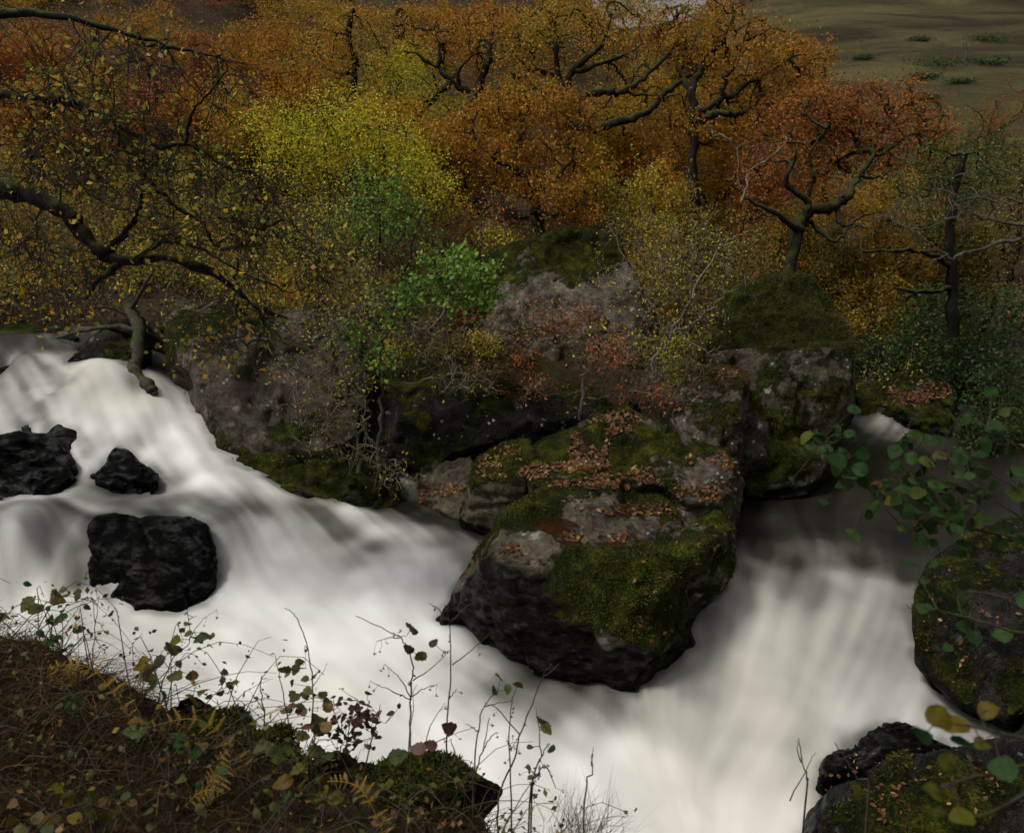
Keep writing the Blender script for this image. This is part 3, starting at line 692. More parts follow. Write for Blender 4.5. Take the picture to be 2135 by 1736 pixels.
# ------------------------------------------------------------------ the river
WC = [(0,715,2.3,.1),(100,720,2.25,.25),(160,722,2.2,.2),(90,745,2.15,.7),(40,740,2.2,.45),(150,775,2.05,.78),(220,790,1.98,.7),(280,790,1.95,.5),(180,800,1.95,.8),
(330,770,1.95,.3),(345,800,1.8,.7),(370,840,1.55,.85),(320,830,1.7,.85),(30,770,1.95,.5),(100,822,1.8,.4),(60,850,1.6,.5),(130,805,1.85,.5),
(200,840,1.7,.97),(280,850,1.6,.97),(180,880,1.5,.85),(250,890,1.45,.92),(350,900,1.35,.97),(400,880,1.4,.85),(210,920,1.3,.62),(270,920,1.3,.6),(150,925,1.3,.6),
(320,940,1.2,.95),(400,950,1.15,1),(430,960,1.1,.85),(190,960,1.15,.7),(210,990,1.0,.6),(130,990,1.05,.7),(100,1022,.97,.8),(200,1008,1,.45),(250,1022,.92,.32),(350,1010,.95,.5),(420,1000,1.0,.97),(480,1010,.97,.85),
(120,1050,.92,.36),(250,1045,.9,.34),(350,1045,.9,.32),(450,1050,.88,.5),(0,1060,.95,.35),(500,1060,.85,.35),(460,1085,.8,.35),(540,1062,.75,.35),
(90,1090,.82,.5),(40,1120,.8,.8),(100,1150,.5,.7),(50,1200,.35,.85),(150,1150,.55,.6),(160,1210,.35,.5),(130,1250,.28,.85),(40,1280,.25,.85),(0,1200,.4,.8),
(220,1280,.22,.8),(300,1290,.2,.8),(380,1265,.22,.85),(430,1245,.25,.85),(470,1110,.7,.7),(480,1150,.5,.65),(500,1190,.38,.6),(560,1110,.62,.95),(520,1090,.72,.65),(600,1150,.42,.95),(580,1190,.35,.85),(650,1110,.5,.75),
(620,1062,.65,.4),(575,1030,.75,.9),(680,1082,.55,.3),(650,1062,.6,.3),(720,1112,.42,.24),(780,1142,.35,.28),(740,1070,.5,.9),(800,1108,.4,.92),(850,1120,.36,.65),(880,1160,.32,.78),
(840,1060,.37,.1),(900,1080,.36,.12),(960,1090,.36,.15),(1000,1100,.35,.2),(930,1130,.34,.35),(970,1150,.33,.5),(760,1045,.45,.1),
(650,1200,.3,.97),(750,1200,.28,.97),(850,1200,.28,.88),(930,1200,.28,.72),(600,1260,.22,.97),(750,1270,.22,.97),(870,1260,.22,.88),(700,1150,.38,.75),(740,1165,.34,.6),(500,1260,.22,.9),(500,1320,.18,.92),(400,1330,.18,.88),
(650,1350,.15,1),(800,1350,.13,.97),(880,1330,.14,.88),(300,1350,.16,.75),(200,1340,.17,.78),(100,1330,.18,.75),(400,1420,.1,.75),(550,1420,.1,.95),(700,1430,.08,.97),(850,1430,.07,.92),(950,1400,.08,.72),
(1000,1390,.08,.45),(1100,1420,.04,.2),(1200,1440,.02,.25),(1280,1462,0,.3),(1050,1440,.03,.28),(1150,1480,-.03,.34),(1000,1480,.0,.68),(1250,1500,-.05,.5),(1330,1470,-.02,.6),(1200,1530,-.1,.75),(900,1520,.0,.92),(1050,1540,-.05,.9),
(700,1540,0,.92),(800,1620,-.05,.92),(1000,1640,-.1,.97),(1200,1620,-.15,.97),(1400,1600,-.15,.97),(1500,1666,-.15,.95),(1300,1560,-.12,.97),(500,1500,.05,.75),(1200,1730,-.18,.95),(1500,1730,-.18,.95),(1650,1720,-.18,.9),
(1560,1050,.46,.05),(1650,1050,.46,.05),(1750,1000,.47,.04),(1850,1000,.47,.03),(1950,1050,.46,.03),(2100,1050,.46,.03),(1600,1110,.44,.08),(1700,1100,.44,.1),(1800,1100,.44,.05),(1900,1120,.43,.05),(1950,1140,.42,.06),
(1600,1150,.42,.28),(1560,1180,.38,.55),(1650,1170,.4,.3),(1720,1160,.42,.5),(1800,1170,.41,.2),(1880,1190,.4,.3),(1560,1230,.33,.72),(1650,1220,.34,.55),(1740,1200,.36,.78),(1850,1230,.33,.68),(1560,1300,.2,.78),(1650,1300,.2,.75),(1750,1300,.2,.78),(1860,1310,.2,.74),
(1500,1400,.02,.68),(1420,1430,0,.55),(1600,1400,.04,.78),(1700,1400,.04,.8),(1800,1400,.05,.76),(1900,1420,.05,.66),(1450,1500,-.08,.78),(1600,1500,-.05,.88),(1750,1500,-.04,.85),(1900,1490,0,.7),(1960,1490,0,.55),(1600,1580,-.1,.9),(1700,1560,-.08,.7),(1680,1620,-.1,.65),(1800,1550,-.05,.55),
(1780,900,.62,.12),(1760,950,.5,.05),(1830,945,.52,.05),(1900,950,.52,.05),(1800,882,.72,.35),(1850,885,.72,.55),(1900,895,.65,.42),(1970,915,.56,.25),(2060,930,.52,.04),(2130,960,.5,.03),(2040,960,.5,.03),(1860,868,.80,.65),(1810,860,.84,.35),(1890,880,.74,.5),(1790,845,.95,.25),(1830,850,.92,.4),(10,965,1.05,.6),(125,955,1.1,.7),(-40,985,1.0,.7)]
WQ = np.array([np.append(PZ(u, v, z), f) for u, v, z, f in WC])
FL = [(60,730,2.2,200,780),(200,790,1.95,280,850),(60,860,1.6,150,930),(280,870,1.5,380,950),(380,950,1.15,470,1020),(120,1040,.92,350,1032),(350,1040,.9,520,1075),(100,1080,.8,80,1200),(480,1010,.95,620,1080),(600,1040,.65,800,1140),(480,1100,.7,500,1190),(560,1110,.6,650,1200),
(700,1200,.28,800,1300),(900,1150,.33,880,1280),(300,1290,.2,500,1290),(600,1300,.2,800,1400),(850,1350,.1,1050,1450),(1000,1400,.07,1250,1500),(1200,1550,-.1,1300,1700),(1560,1180,.35,1480,1420),(1740,1180,.36,1650,1350),(1850,1220,.33,1760,1400),(1900,1350,.1,1800,1500),(1650,1500,-.05,1500,1650),
(1650,1050,.46,1700,1130),(1850,1000,.46,1750,1100),(1870,870,.85,1780,920),(340,800,1.8,380,860),(160,1150,.5,150,1230)]
FA = np.array([PZ(a, b, z) for a, b, z, _, _ in FL]); FB = np.array([PZ(c, d, z) for _, _, z, c, d in FL])
FD = (FB - FA)[:, :2]; FD /= np.linalg.norm(FD, axis=1, keepdims=True); FM = (FA + FB)[:, :2] / 2

STEP = .044
wx, wy = np.arange(-9.2, 8.6, STEP), np.arange(3.0, 17.2, STEP)
X, Y = np.meshgrid(wx, wy); xy = np.stack([X.ravel(), Y.ravel()], -1)
def shepard(q, src, val, p=3.2, eps=.05):
    out = np.empty((len(q), val.shape[1]))
    for a in range(0, len(q), 20000):
        b = q[a:a+20000]
        w = 1 / (((b[:, None, :] - src[None])**2).sum(2) + eps**2)**(p / 2)
        out[a:a+20000] = w @ val / w.sum(1, keepdims=True)
    return out
# thin-plate heights
src = WQ[:, :2]; n = len(src)
def tps(r2): return .5 * r2 * np.log(r2 + 1e-9)
A = np.zeros((n + 3, n + 3)); A[:n, :n] = tps(((src[:, None] - src[None])**2).sum(2)) + np.eye(n) * .004
A[:n, n] = 1; A[:n, n+1:] = src; A[n, :n] = 1; A[n+1:, :n] = src.T
co = np.linalg.solve(A, np.append(WQ[:, 2], [0, 0, 0]))
hz = np.empty(len(xy))
for a in range(0, len(xy), 20000):
    b = xy[a:a+20000]; hz[a:a+20000] = tps(((b[:, None] - src[None])**2).sum(2)) @ co[:n] + co[n] + b @ co[n+1:]
hz = np.clip(hz, -.35, 2.4)
farR = (xy[:, 0] > 3) & (xy[:, 1] > 11.5)
hz[farR] = np.minimum(hz[farR], .50 + .42 * sstep(12.2, 14.0, xy[farR, 1]))
foam = shepard(xy, src, WQ[:, 3:4], 3.0, .12)[:, 0]
fd = shepard(xy, FM, FD, 2.5, .3); fd /= np.linalg.norm(fd, axis=1, keepdims=True) + 1e-9
ny, nx = X.shape
FX, FY = fd[:, 0].reshape(ny, nx), fd[:, 1].reshape(ny, nx)
def bil(g, px, py):
    px = np.clip(px, 0, nx - 1.001); py = np.clip(py, 0, ny - 1.001)
    i, j = px.astype(int), py.astype(int); fx, fy = px - i, py - j
    return (g[j, i]*(1-fx)+g[j, i+1]*fx)*(1-fy)+(g[j+1, i]*(1-fx)+g[j+1, i+1]*fx)*fy
def lic(g, steps, h=.9):
    acc = g.copy(); px0, py0 = np.meshgrid(np.arange(nx, dtype=float), np.arange(ny, dtype=float))
    for sgn in (1, -1):
        px, py = px0.copy(), py0.copy()
        for k in range(steps):
            vx, vy = bil(FX, px, py), bil(FY, px, py)
            px += sgn * h * vx; py += sgn * h * vy
            acc += bil(g, px, py)
    return acc / (2 * steps + 1)
p3 = np.stack([xy[:, 0], xy[:, 1], 0 * hz], -1)
wn1 = fbm(p3, 11, 2, 21).reshape(ny, nx); wn2 = fbm(p3, 6, 2, 4).reshape(ny, nx); wn3 = fbm(p3, 2.2, 2, 8).reshape(ny, nx)
l1 = lic(wn1, 26); l1 /= l1.std(); l2 = lic(wn2, 22); l2 /= l2.std(); l3 = lic(wn3, 16); l3 /= l3.std()
streak = (.45 * l1 + .55 * l2 + .75 * l3).ravel()
slope = np.hypot(*np.gradient(hz.reshape(ny, nx), STEP)).ravel()
foam = foam + streak * .048 * (1.25 - np.abs(foam - .5)) + l1.ravel() * .03 * sstep(.1, .45, slope) + fbm(p3, .8, 4, 12) * .13 * sstep(.1, .5, foam)
hz = hz + (.004 * l2.ravel() + .018 * l3.ravel() + fbm(p3, 1.5, 3, 13) * .06) * np.clip(foam, .1, 1)
gz = ground_z(xy[:, 0], xy[:, 1])
keep = (hz > gz - .25) & ~((xy[:, 0] > 3) & (xy[:, 1] > 14.3))
# foam thins out where it meets stone
dist = np.full(len(xy), 1.0)
for i in np.where(keep)[0]:
    r = BVH.find_nearest(Vector((xy[i, 0], xy[i, 1], hz[i])), .4)
    if r[3] is not None: dist[i] = r[3]
edge = sstep(.0, .12, dist + .02 * streak)
foam = foam * (.72 + .28 * edge)
foam = foam * (1 - .16 * sstep(.8, 1.8, xy[:, 0]) * sstep(4.9, 5.8, xy[:, 1]))  # right-hand water made darker through its foam colour, standing in for shade
foam = np.clip(foam, 0, 1)
tint = np.clip(.5 + fbm(p3, .5, 2, 31) * 1.2, 0, 1)
F = grid_faces(nx, ny); F = F[keep[F].any(1)]
used = np.unique(F); remap = np.full(len(xy), -1); remap[used] = np.arange(len(used))
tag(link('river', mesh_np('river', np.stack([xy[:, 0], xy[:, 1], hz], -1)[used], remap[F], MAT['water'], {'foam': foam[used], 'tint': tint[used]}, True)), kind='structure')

# peaty water standing in the boulder's hollows
def puddle(c, rx, ry, seed):
    a = np.linspace(0, 2 * np.pi, 40, endpoint=False); rg = np.random.default_rng(seed)
    w = 1 + .12 * np.sin(a * 2 + rg.uniform(0, 6)) + .07 * np.sin(a * 3 + rg.uniform(0, 6))
    V = np.vstack([c, c + np.stack([np.cos(a) * rx * w, np.sin(a) * ry * w, 0 * a], -1)])
    i = np.arange(40); Fc = np.stack([0 * i, i + 1, (i + 1) % 40 + 1], -1)
    tag(link('puddle_water', mesh_np('puddle_water', V, Fc, MAT['puddle'])), kind='structure')
for k in range(3):
    c, rx, ry, dep = CARVED[k]; puddle(c - np.array([0, 0, dep * .55 - .03]), rx * .84, ry * .84, k + 1)
#@@PART3

# ------------------------------------------------------------------ trees
def ell_points(c, r, n, rng, gap=.02, shell=.35):
    out = []; tot = 0
    c = np.asarray(c, float); r = np.asarray(r, float); sc = 2.6 / r.mean()
    while tot < n:
        d = unit(n * 2, rng); rad = rng.uniform(0, 1, (n * 2, 1)) ** (1 / 3.) * (1 - shell) + shell * rng.uniform(.6, 1, (n * 2, 1))
        p = c + d * r * rad
        p = p[fbm(p, sc, 2, int(abs(c[0] * 7)) + 3) > -gap]
        out.append(p); tot += len(p)
    return np.concatenate(out)[:n]

def grow(limb_pts, targets):
    """connect every target to the nearest node so far; returns parent index into nodes"""
    nodes = np.vstack([limb_pts, targets]); nl = len(limb_pts); nt = len(targets)
    d0 = np.array([((limb_pts - t)**2).sum(1).min() for t in targets])
    order = np.argsort(d0)
    avail = np.zeros(len(nodes), bool); avail[:nl] = True
    par = np.full(len(nodes), -1); depth = np.zeros(len(nodes))
    for k in order:
        i = nl + k
        d = np.sqrt(((nodes - nodes[i])**2).sum(1)) * (1 + .0 * depth); d[~avail] = 1e9
        d[:nl] *= 1.0; d = d + .06 * depth
        j = int(np.argmin(d)); par[i] = j; avail[i] = True; depth[i] = depth[j] + 1
    cnt = np.ones(len(nodes))
    for k in order[::-1]:
        i = nl + k
    # descendants: process by decreasing depth
    for i in np.argsort(-depth):
        if par[i] >= 0: cnt[par[i]] += cnt[i]
    return nodes, par, cnt, nl

def tree(name, label, cat, limbs, crowns, bark, leaf, leafL=.085, leafW=.55, per=18, spread=.22, twig_r=.006, twiglets=2, tw_len=.3, twig_mat=None,
         group=None, seed=1, wig=.02, gap=.02, droop=.3, base=None, sides=7, edge_wig=.10, leaf_frac=1.0, raw=False, flat=0.0, tipr=.0016):
    rng = np.random.default_rng(seed)
    C = (lambda q: np.asarray(q, float)) if raw else (lambda q: P(*q))
    L = [(smooth_path([C(q) for q in l[0]], 5, wig, rng), l[1], l[2]) for l in limbs]
    b = np.asarray(base, float) if base is not None else L[0][0][0]
    t = thing(name, b, label, cat, group)
    g = Geo()
    for pts, r0, r1 in L:
        s = np.linspace(0, 1, len(pts)); r1 = r1 * (.35 if len(L) > 3 else 1); rad = (r0 + (r1 - r0) * s ** .85) * (1 + .10 * rng.normal(size=len(pts)))
        V, F = tube(pts, rad, sides)
        V = V + (fbm(V, .9 / r0, 3, seed) * r0 * .28)[:, None] * (V - np.repeat(pts, sides, 0)) / (np.repeat(rad, sides)[:, None] + 1e-6)
        g.add(V, F)
        if not raw:                               # every main limb is a part of its own
            g.build('trunk' if pts is L[0][0] else 'limb', MAT[bark], t, True); g = Geo()
    g.build('trunk', MAT[bark], t, True)
    if not crowns: return t
    lp = np.concatenate([np.column_stack([np.interp(np.linspace(0, 1, len(l[0]) * 2), np.linspace(0, 1, len(l[0])), l[0][:, k]) for k in range(3)]) for l in L])
    T = []
    for c in crowns:
        ctr = C(c[:3]); f = 1.0 if raw else ctr[1] / FPX
        if cat == 'tree' and leaf and ctr[1] > 14 and not raw: ctr = ctr + np.array([0, .3, 0])
        T.append(ell_points(ctr, (c[3] * f, c[5], c[4] * f), c[6], rng, gap))
    T = np.concatenate(T)
    nodes, par, cnt, nl = grow(lp, T)
    ch = np.arange(nl, len(nodes)); A, B = nodes[par[ch]], nodes[ch]
    ln = np.linalg.norm(B - A, axis=1)
    far = b[1] > 16.5; m = 4 if far else 5; s = np.linspace(0, 1, m)[None, :, None]
    if far: twiglets = min(twiglets, 1 if b[1] < 24 else 0)
    pts = A[:, None] * (1 - s) + B[:, None] * s
    bend = rng.normal(size=(len(ch), 3)) * ln[:, None] * edge_wig; bend[:, 2] += ln * edge_wig * .4
    pts = pts + bend[:, None] * np.sin(np.pi * s) + rng.normal(size=(len(ch), m, 3)) * (ln[:, None, None] * .05) * np.sin(np.pi * s)
    r1 = twig_r * cnt[ch] ** .42; r0 = np.minimum(twig_r * (cnt[ch] + 1) ** .45 * 1.1, .09)
    rad = r0[:, None] * (1 - s[:, :, 0]) + np.minimum(r1, .085)[:, None] * s[:, :, 0]
    g = Geo(); V, F = tube_batch(pts, rad, 3 if b[1] > 11.5 else 4); g.add(V, F)
    # twiglets
    tips = B
    if twiglets:
        o = np.repeat(B, twiglets, 0); fr = rng.uniform(0, 1, len(o))
        k = np.repeat(np.arange(len(B)), twiglets)
        o = A[k] * (1 - fr[:, None]) * .5 + B[k] * (.5 + .5 * fr[:, None]); 
        d = unit(len(o), rng) + (B - A)[k] / (ln[k][:, None] + 1e-6) * .5; d[:, 2] -= droop * .5
        d /= np.linalg.norm(d, axis=1, keepdims=True)
        lw = rng.uniform(.5, 1.2, len(o))[:, None] * tw_len
        mid = o + d * lw * .5 + unit(len(o), rng) * lw * .12
        tp = np.stack([o, mid, o + d * lw + unit(len(o), rng) * lw * .15], 1)
        V, F = tube_batch(tp, np.tile([tipr * 2, tipr * 1.5, tipr], (len(o), 1)), 3); g.add(V, F)
        tips = np.concatenate([B, tp[:, 1], tp[:, 2]])
    g.build('twigs', MAT[twig_mat or bark], t, False, 'stuff')
    if leaf and per:
        n = int(len(B) * per * leaf_frac)
        p = tips[rng.integers(len(tips), size=n)] + rng.normal(0, spread, (n, 3)) * np.array([1, 1, .8]) * rng.choice([.35, .6, 1.0], (n, 1))
        Lf = rng.uniform(.5, 1.3, n) * leafL
        r = np.clip(rng.normal(.5, .2, n), 0, 1)
        V, F = leaf_tris(p, Lf, leafW, rng, droop, flat); g = Geo()
        if b[1] > 19:                             # far leaves: one triangle each
            V = V.reshape(-1, 4, 3)[:, [0, 1, 3]].copy(); V[:, 1] += (V[:, 1] - (V[:, 0] + V[:, 2]) / 2) * .8
            g.add(V.reshape(-1, 3), np.arange(n * 3).reshape(-1, 3), np.repeat(r, 3))
        else: g.add(V, F, np.repeat(r, 4))
        g.build('crown', MAT[leaf], t, False, 'stuff')
    return t

OAKS = 'autumn oaks on the slope behind the gorge'
tree('oak_tree', 'gnarled oak with long snaking dark limbs and thin golden leaves in mid slope', 'tree',
  [([(1185, 480, 21), (1175, 300, 21), (1168, 200, 21), (1160, 118, 21), (1150, 30, 21)], .24, .09),
   ([(1178, 225, 21), (1214, 203, 20.5), (1266, 190, 20.5), (1299, 193, 20.3), (1332, 170, 20.3), (1388, 118, 20.5), (1411, 85, 20.5), (1411, 20, 20.5)], .12, .05),
   ([(1182, 260, 21), (1240, 268, 20.6), (1299, 250, 20.3), (1352, 233, 20.2), (1385, 200, 20.2), (1422, 170, 20.2), (1459, 144, 20.2), (1485, 131, 20), (1510, 85, 20)], .14, .05),
   ([(1170, 190, 21), (1200, 140, 20.8), (1253, 95, 20.6), (1275, 30, 20.6)], .13, .05),
   ([(1165, 160, 21), (1105, 146, 20.8), (1088, 165, 20.6), (1060, 150, 20.5)], .08, .03),
   ([(1190, 150, 20.9), (1240, 139, 20.6), (1302, 116, 20.4), (1340, 90, 20.4)], .08, .03),
   ([(1299, 193, 20.3), (1350, 200, 20.2), (1385, 198, 20.1)], .05, .02)],
  [(1240, 60, 21.5, 190, 70, 2, 150), (1400, 110, 21.5, 130, 90, 2, 110), (1330, 230, 21.5, 130, 60, 1.5, 70), (1090, 110, 21.5, 80, 60, 1.5, 60)], 'bark_oak', 'lf_gold', .072, per=44, spread=.24, group=OAKS, seed=21, twig_r=.010, wig=.03)
tree('oak_tree', 'spreading oak with dark S-shaped limbs and dense orange crown against the bare hillside', 'tree',
  [([(1440, 500, 20), (1444, 400, 20), (1443, 300, 20), (1445, 246, 20)], .22, .15),
   ([(1445, 250, 20), (1475, 226, 19.8), (1515, 200, 19.8), (1560, 175, 19.8), (1597, 154, 19.6), (1640, 120, 19.6)], .12, .04),
   ([(1445, 252, 20), (1505, 238, 19.6), (1541, 233, 19.5), (1564, 225, 19.5), (1590, 230, 19.4), (1625, 218, 19.4), (1660, 225, 19.3)], .11, .03),
   ([(1443, 240, 20), (1442, 184, 20), (1460, 150, 20), (1475, 118, 20), (1515, 75, 20), (1530, 20, 20)], .12, .05),
   ([(1442, 190, 20), (1420, 150, 20.3), (1430, 100, 20.4), (1400, 40, 20.4)], .08, .03),
   ([(1500, 210, 19.8), (1510, 165, 19.8), (1530, 140, 19.7), (1545, 90, 19.7)], .07, .03)],
  [(1560, 120, 20.3, 150, 80, 1.8, 160), (1620, 180, 20, 100, 60, 1.5, 90), (1470, 60, 20.6, 140, 60, 1.8, 100), (1500, 260, 20.3, 110, 50, 1.4, 60), (1680, 130, 20, 50, 60, 1.2, 50)], 'bark_oak', 'lf_orange', .072, per=44, spread=.22, group=OAKS, seed=22, twig_r=.010, wig=.03)
tree('oak_tree', 'leaning oak with a sweeping dark trunk and rust-red crown below the bare hillside', 'tree',
  [([(1630, 620, 15), (1650, 540, 15.2), (1672, 457, 15.4), (1703, 437, 15.5), (1745, 428, 15.6), (1772, 398, 15.7), (1791, 368, 15.8), (1815, 332, 15.9), (1841, 319, 16), (1881, 292, 16), (1920, 270, 16)], .15, .04),
   ([(1676, 470, 15.4), (1683, 440, 15.3), (1686, 398, 15.3), (1700, 365, 15.3), (1690, 320, 15.4), (1720, 270, 15.5)], .09, .03),
   ([(1672, 480, 15.3), (1620, 450, 15), (1564, 415, 15), (1530, 390, 15)], .08, .03),
   ([(1686, 420, 15.3), (1640, 380, 15.2), (1656, 329, 15.2), (1663, 300, 15.3)], .07, .03),
   ([(1745, 428, 15.6), (1760, 470, 15.4), (1800, 450, 15.3), (1850, 440, 15.3)], .06, .02),
   ([(1690, 460, 15.4), (1740, 500, 15.2), (1790, 470, 15.1), (1850, 500, 15)], .05, .02),
   ([(1791, 368, 15.8), (1830, 370, 15.7), (1890, 340, 15.7)], .05, .02)],
  [(1800, 225, 16.6, 160, 55, 1.6, 170), (1900, 285, 16.4, 85, 70, 1.4, 110), (1690, 250, 16.6, 110, 55, 1.4, 100), (1650, 340, 16.2, 100, 60, 1.2, 60), (1780, 320, 16.6, 110, 50, 1.2, 60)], 'bark_oak', 'lf_rust', .062, per=42, spread=.18, group=OAKS, seed=23, twig_r=.008, wig=.02)
tree('oak_tree', 'small feathery bright orange oak directly behind the tall grey boulder', 'tree',
  [([(1130, 520, 17), (1122, 450, 17), (1105, 390, 17), (1075, 350, 17), (1085, 290, 17.2), (1095, 230, 17.3)], .14, .04),
   ([(1105, 400, 17), (1150, 380, 16.8), (1190, 330, 16.8), (1200, 270, 16.9)], .07, .02), ([(1090, 360, 17), (1030, 330, 16.8), (990, 290, 16.8)], .06, .02),
   ([(1118, 440, 17), (1090, 455, 16.6), (1050, 440, 16.4)], .06, .02), ([(1120, 450, 17), (1180, 440, 16.7), (1220, 420, 16.6)], .05, .02)],
  [(1095, 210, 17.2, 105, 45, 1.1, 140), (1000, 255, 17, 70, 32, .9, 70), (1095, 310, 16.6, 95, 30, .8, 60), (1195, 280, 17, 42, 80, .9, 80), (1140, 395, 16.5, 90, 26, .8, 60), (1200, 440, 16.6, 60, 30, .7, 40)], 'bark_oak', 'lf_orange', .066, per=34, spread=.16, seed=24, twig_r=.007)
tree('oak_tree', 'old oak with forked mossy trunk and bare curving limb near the skyline gap', 'tree',
  [([(965, 420, 22), (968, 300, 22), (972, 236, 22), (987, 205, 22), (957, 180, 22), (911, 142, 22), (868, 113, 22), (825, 108, 22)], .20, .05),
   ([(985, 215, 22), (1006, 160, 22), (1023, 101, 22), (1028, 30, 22)], .17, .09), ([(912, 140, 22), (917, 101, 22), (905, 60, 22)], .07, .03),
   ([(957, 180, 22), (960, 140, 21.8), (1000, 110, 21.8), (1030, 120, 21.8)], .06, .02)],
  [(1010, 75, 22.5, 110, 50, 1.6, 110), (900, 60, 23, 90, 40, 1.5, 40), (960, 130, 23.2, 70, 40, 1.5, 40)], 'bark_oak', 'lf_orange', .072, per=42, spread=.24, group=OAKS, seed=25, twig_r=.009)
tree('tree', 'thin dark leaning trunk among the yellow birch leaves', 'tree', [([(845, 420, 24), (860, 260, 24), (930, 180, 24), (960, 140, 24)], .13, .05)], [(850, 170, 24.5, 90, 80, 2, 110), (900, 240, 24, 90, 50, 1.5, 70)], 'bark_oak', 'lf_yellow', .065, per=60, spread=.36, seed=26, twig_r=.007)
tree('tree', 'slim dark birch trunk with sparse yellow foliage behind the yellow-green hazel', 'tree', [([(735, 420, 22), (734, 260, 22), (733, 194, 22), (739, 134, 22), (727, 88, 22), (735, 20, 22)], .14, .06)], [(740, 100, 22.5, 90, 80, 1.6, 120), (660, 150, 23, 70, 70, 1.5, 60)], 'bark_dark', 'lf_gold', .065, per=50, spread=.34, seed=27, twig_r=.007)
tree('tree', 'straight dark trunk at the skyline gap with brown leaves', 'tree', [([(832, 420, 27), (830, 250, 27), (829, 150, 27), (833, 20, 27)], .2, .13)], [(790, 150, 27.5, 90, 80, 2, 90), (720, 220, 28, 120, 60, 2, 90)], 'bark_dark', 'lf_olive', .068, per=60, spread=.4, seed=28, twig_r=.008)

def auto_tree(u, y, top_v, wpx, leaf, label, name='oak_tree', seed=1, n=190, per=58, bark='bark_oak', L=.078, group='autumn trees massed on the upper slope', lean=0.0, cat='tree'):
    rng = np.random.default_rng(seed)
    x = P(u, 300, y)[0]; z = float(ground_z(np.array([x]), np.array([y]))[0]) - .2
    zt = P(u, top_v, y)[2]; h = zt - z; w = wpx * y / FPX
    base = np.array([x - lean * h * .5, y, z]); top = np.array([x + lean * h * .5, y, z + h * .85])
    if y > 30: n = int(n * .65)
    limbs = [([base, base * .6 + top * .4 + rng.normal(0, .15, 3), top], .035 * h, .012 * h)]
    for k in range(5):
        a = rng.uniform(0, 2 * np.pi); s = rng.uniform(.25, .6); p0 = base * (1 - s) + top * s
        e = p0 + np.array([math.cos(a) * w * .8, math.sin(a) * w * .6, h * rng.uniform(.12, .35)])
        limbs.append(([p0, (p0 + e) / 2 + rng.normal(0, .2, 3), e], .016 * h, .006 * h))
    cr = []
    for k in range(5):
        a = rng.uniform(0, 2 * np.pi); f = rng.uniform(.0, .75)
        q = rng.uniform(.38, .85); cr.append((x + math.cos(a) * w * f, y + math.sin(a) * w * f, z + h * rng.uniform(.42, .82), w * q, h * rng.uniform(.16, .32), w * q * .85, n // 5))
    return tree(name, label, cat, limbs, cr, bark, leaf, L, per=per, spread=.07 * w + .10, seed=seed, raw=True, group=group, twig_r=.008, wig=.03, sides=5)

AT = [(90, 30, 20, 130, 'lf_orange'), (210, 27, 60, 120, 'lf_rust'), (330, 31, 30, 130, 'lf_orange'), (440, 27, 60, 110, 'lf_rust'), (540, 30, 25, 120, 'lf_orange'), (620, 26, 50, 110, 'lf_orange'), (700, 33, 0, 120, 'lf_gold'),
      (20, 25, 40, 120, 'lf_rust'), (150, 36, -40, 150, 'lf_gold'), (400, 37, -30, 150, 'lf_orange'), (590, 36, -40, 140, 'lf_rust'), (860, 36, 55, 110, 'lf_gold'), (960, 33, 20, 110, 'lf_orange'),
      (1100, 34, 0, 140, 'lf_gold'), (1230, 37, -20, 150, 'lf_orange'), (1370, 34, 20, 130, 'lf_gold'), (1480, 32, 60, 120, 'lf_orange'), (1590, 30, 110, 100, 'lf_gold'), (1300, 27, 130, 120, 'lf_gold'), (1440, 26, 170, 100, 'lf_orange'), (1570, 24, 200, 90, 'lf_rust'),
      (-60, 34, -60, 150, 'lf_orange'), (60, 40, -90, 160, 'lf_gold'), (270, 42, -90, 160, 'lf_rust'), (500, 42, -80, 160, 'lf_gold'), (200, 47, -70, 170, 'lf_orange'), (370, 48, -70, 170, 'lf_rust'), (640, 46, -50, 150, 'lf_orange'), (10, 47, -60, 170, 'lf_rust'), (1700, 33, 60, 60, 'lf_orange'),
      (60, 21, 150, 110, 'lf_orange'), (180, 22, 130, 110, 'lf_gold'), (300, 21, 160, 110, 'lf_rust'), (410, 22, 150, 110, 'lf_orange'), (520, 21, 170, 100, 'lf_gold'), (600, 22, 140, 100, 'lf_orange'), (780, 21, 190, 100, 'lf_gold'), (880, 20, 220, 90, 'lf_gold'), (970, 19.5, 260, 80, 'lf_orange'),
      (1040, 24, 160, 100, 'lf_gold'), (1250, 23, 230, 100, 'lf_gold'), (1340, 22.5, 250, 90, 'lf_orange'), (1500, 22, 260, 90, 'lf_gold'), (1590, 20, 300, 80, 'lf_rust'), (1230, 19.5, 310, 80, 'lf_gold'), (1380, 19, 330, 80, 'lf_gold')]
LT = {'lf_orange': 'broad orange-leaved oak in the wood on the upper slope', 'lf_rust': 'rust-brown-leaved oak in the wood on the upper slope', 'lf_gold': 'golden-leaved oak in the wood on the upper slope'}
for k, (u, y, tv, w, lf) in enumerate(AT): auto_tree(u, y, tv, w, lf, LT[lf], seed=300 + k, lean=random.uniform(-.15, .15))
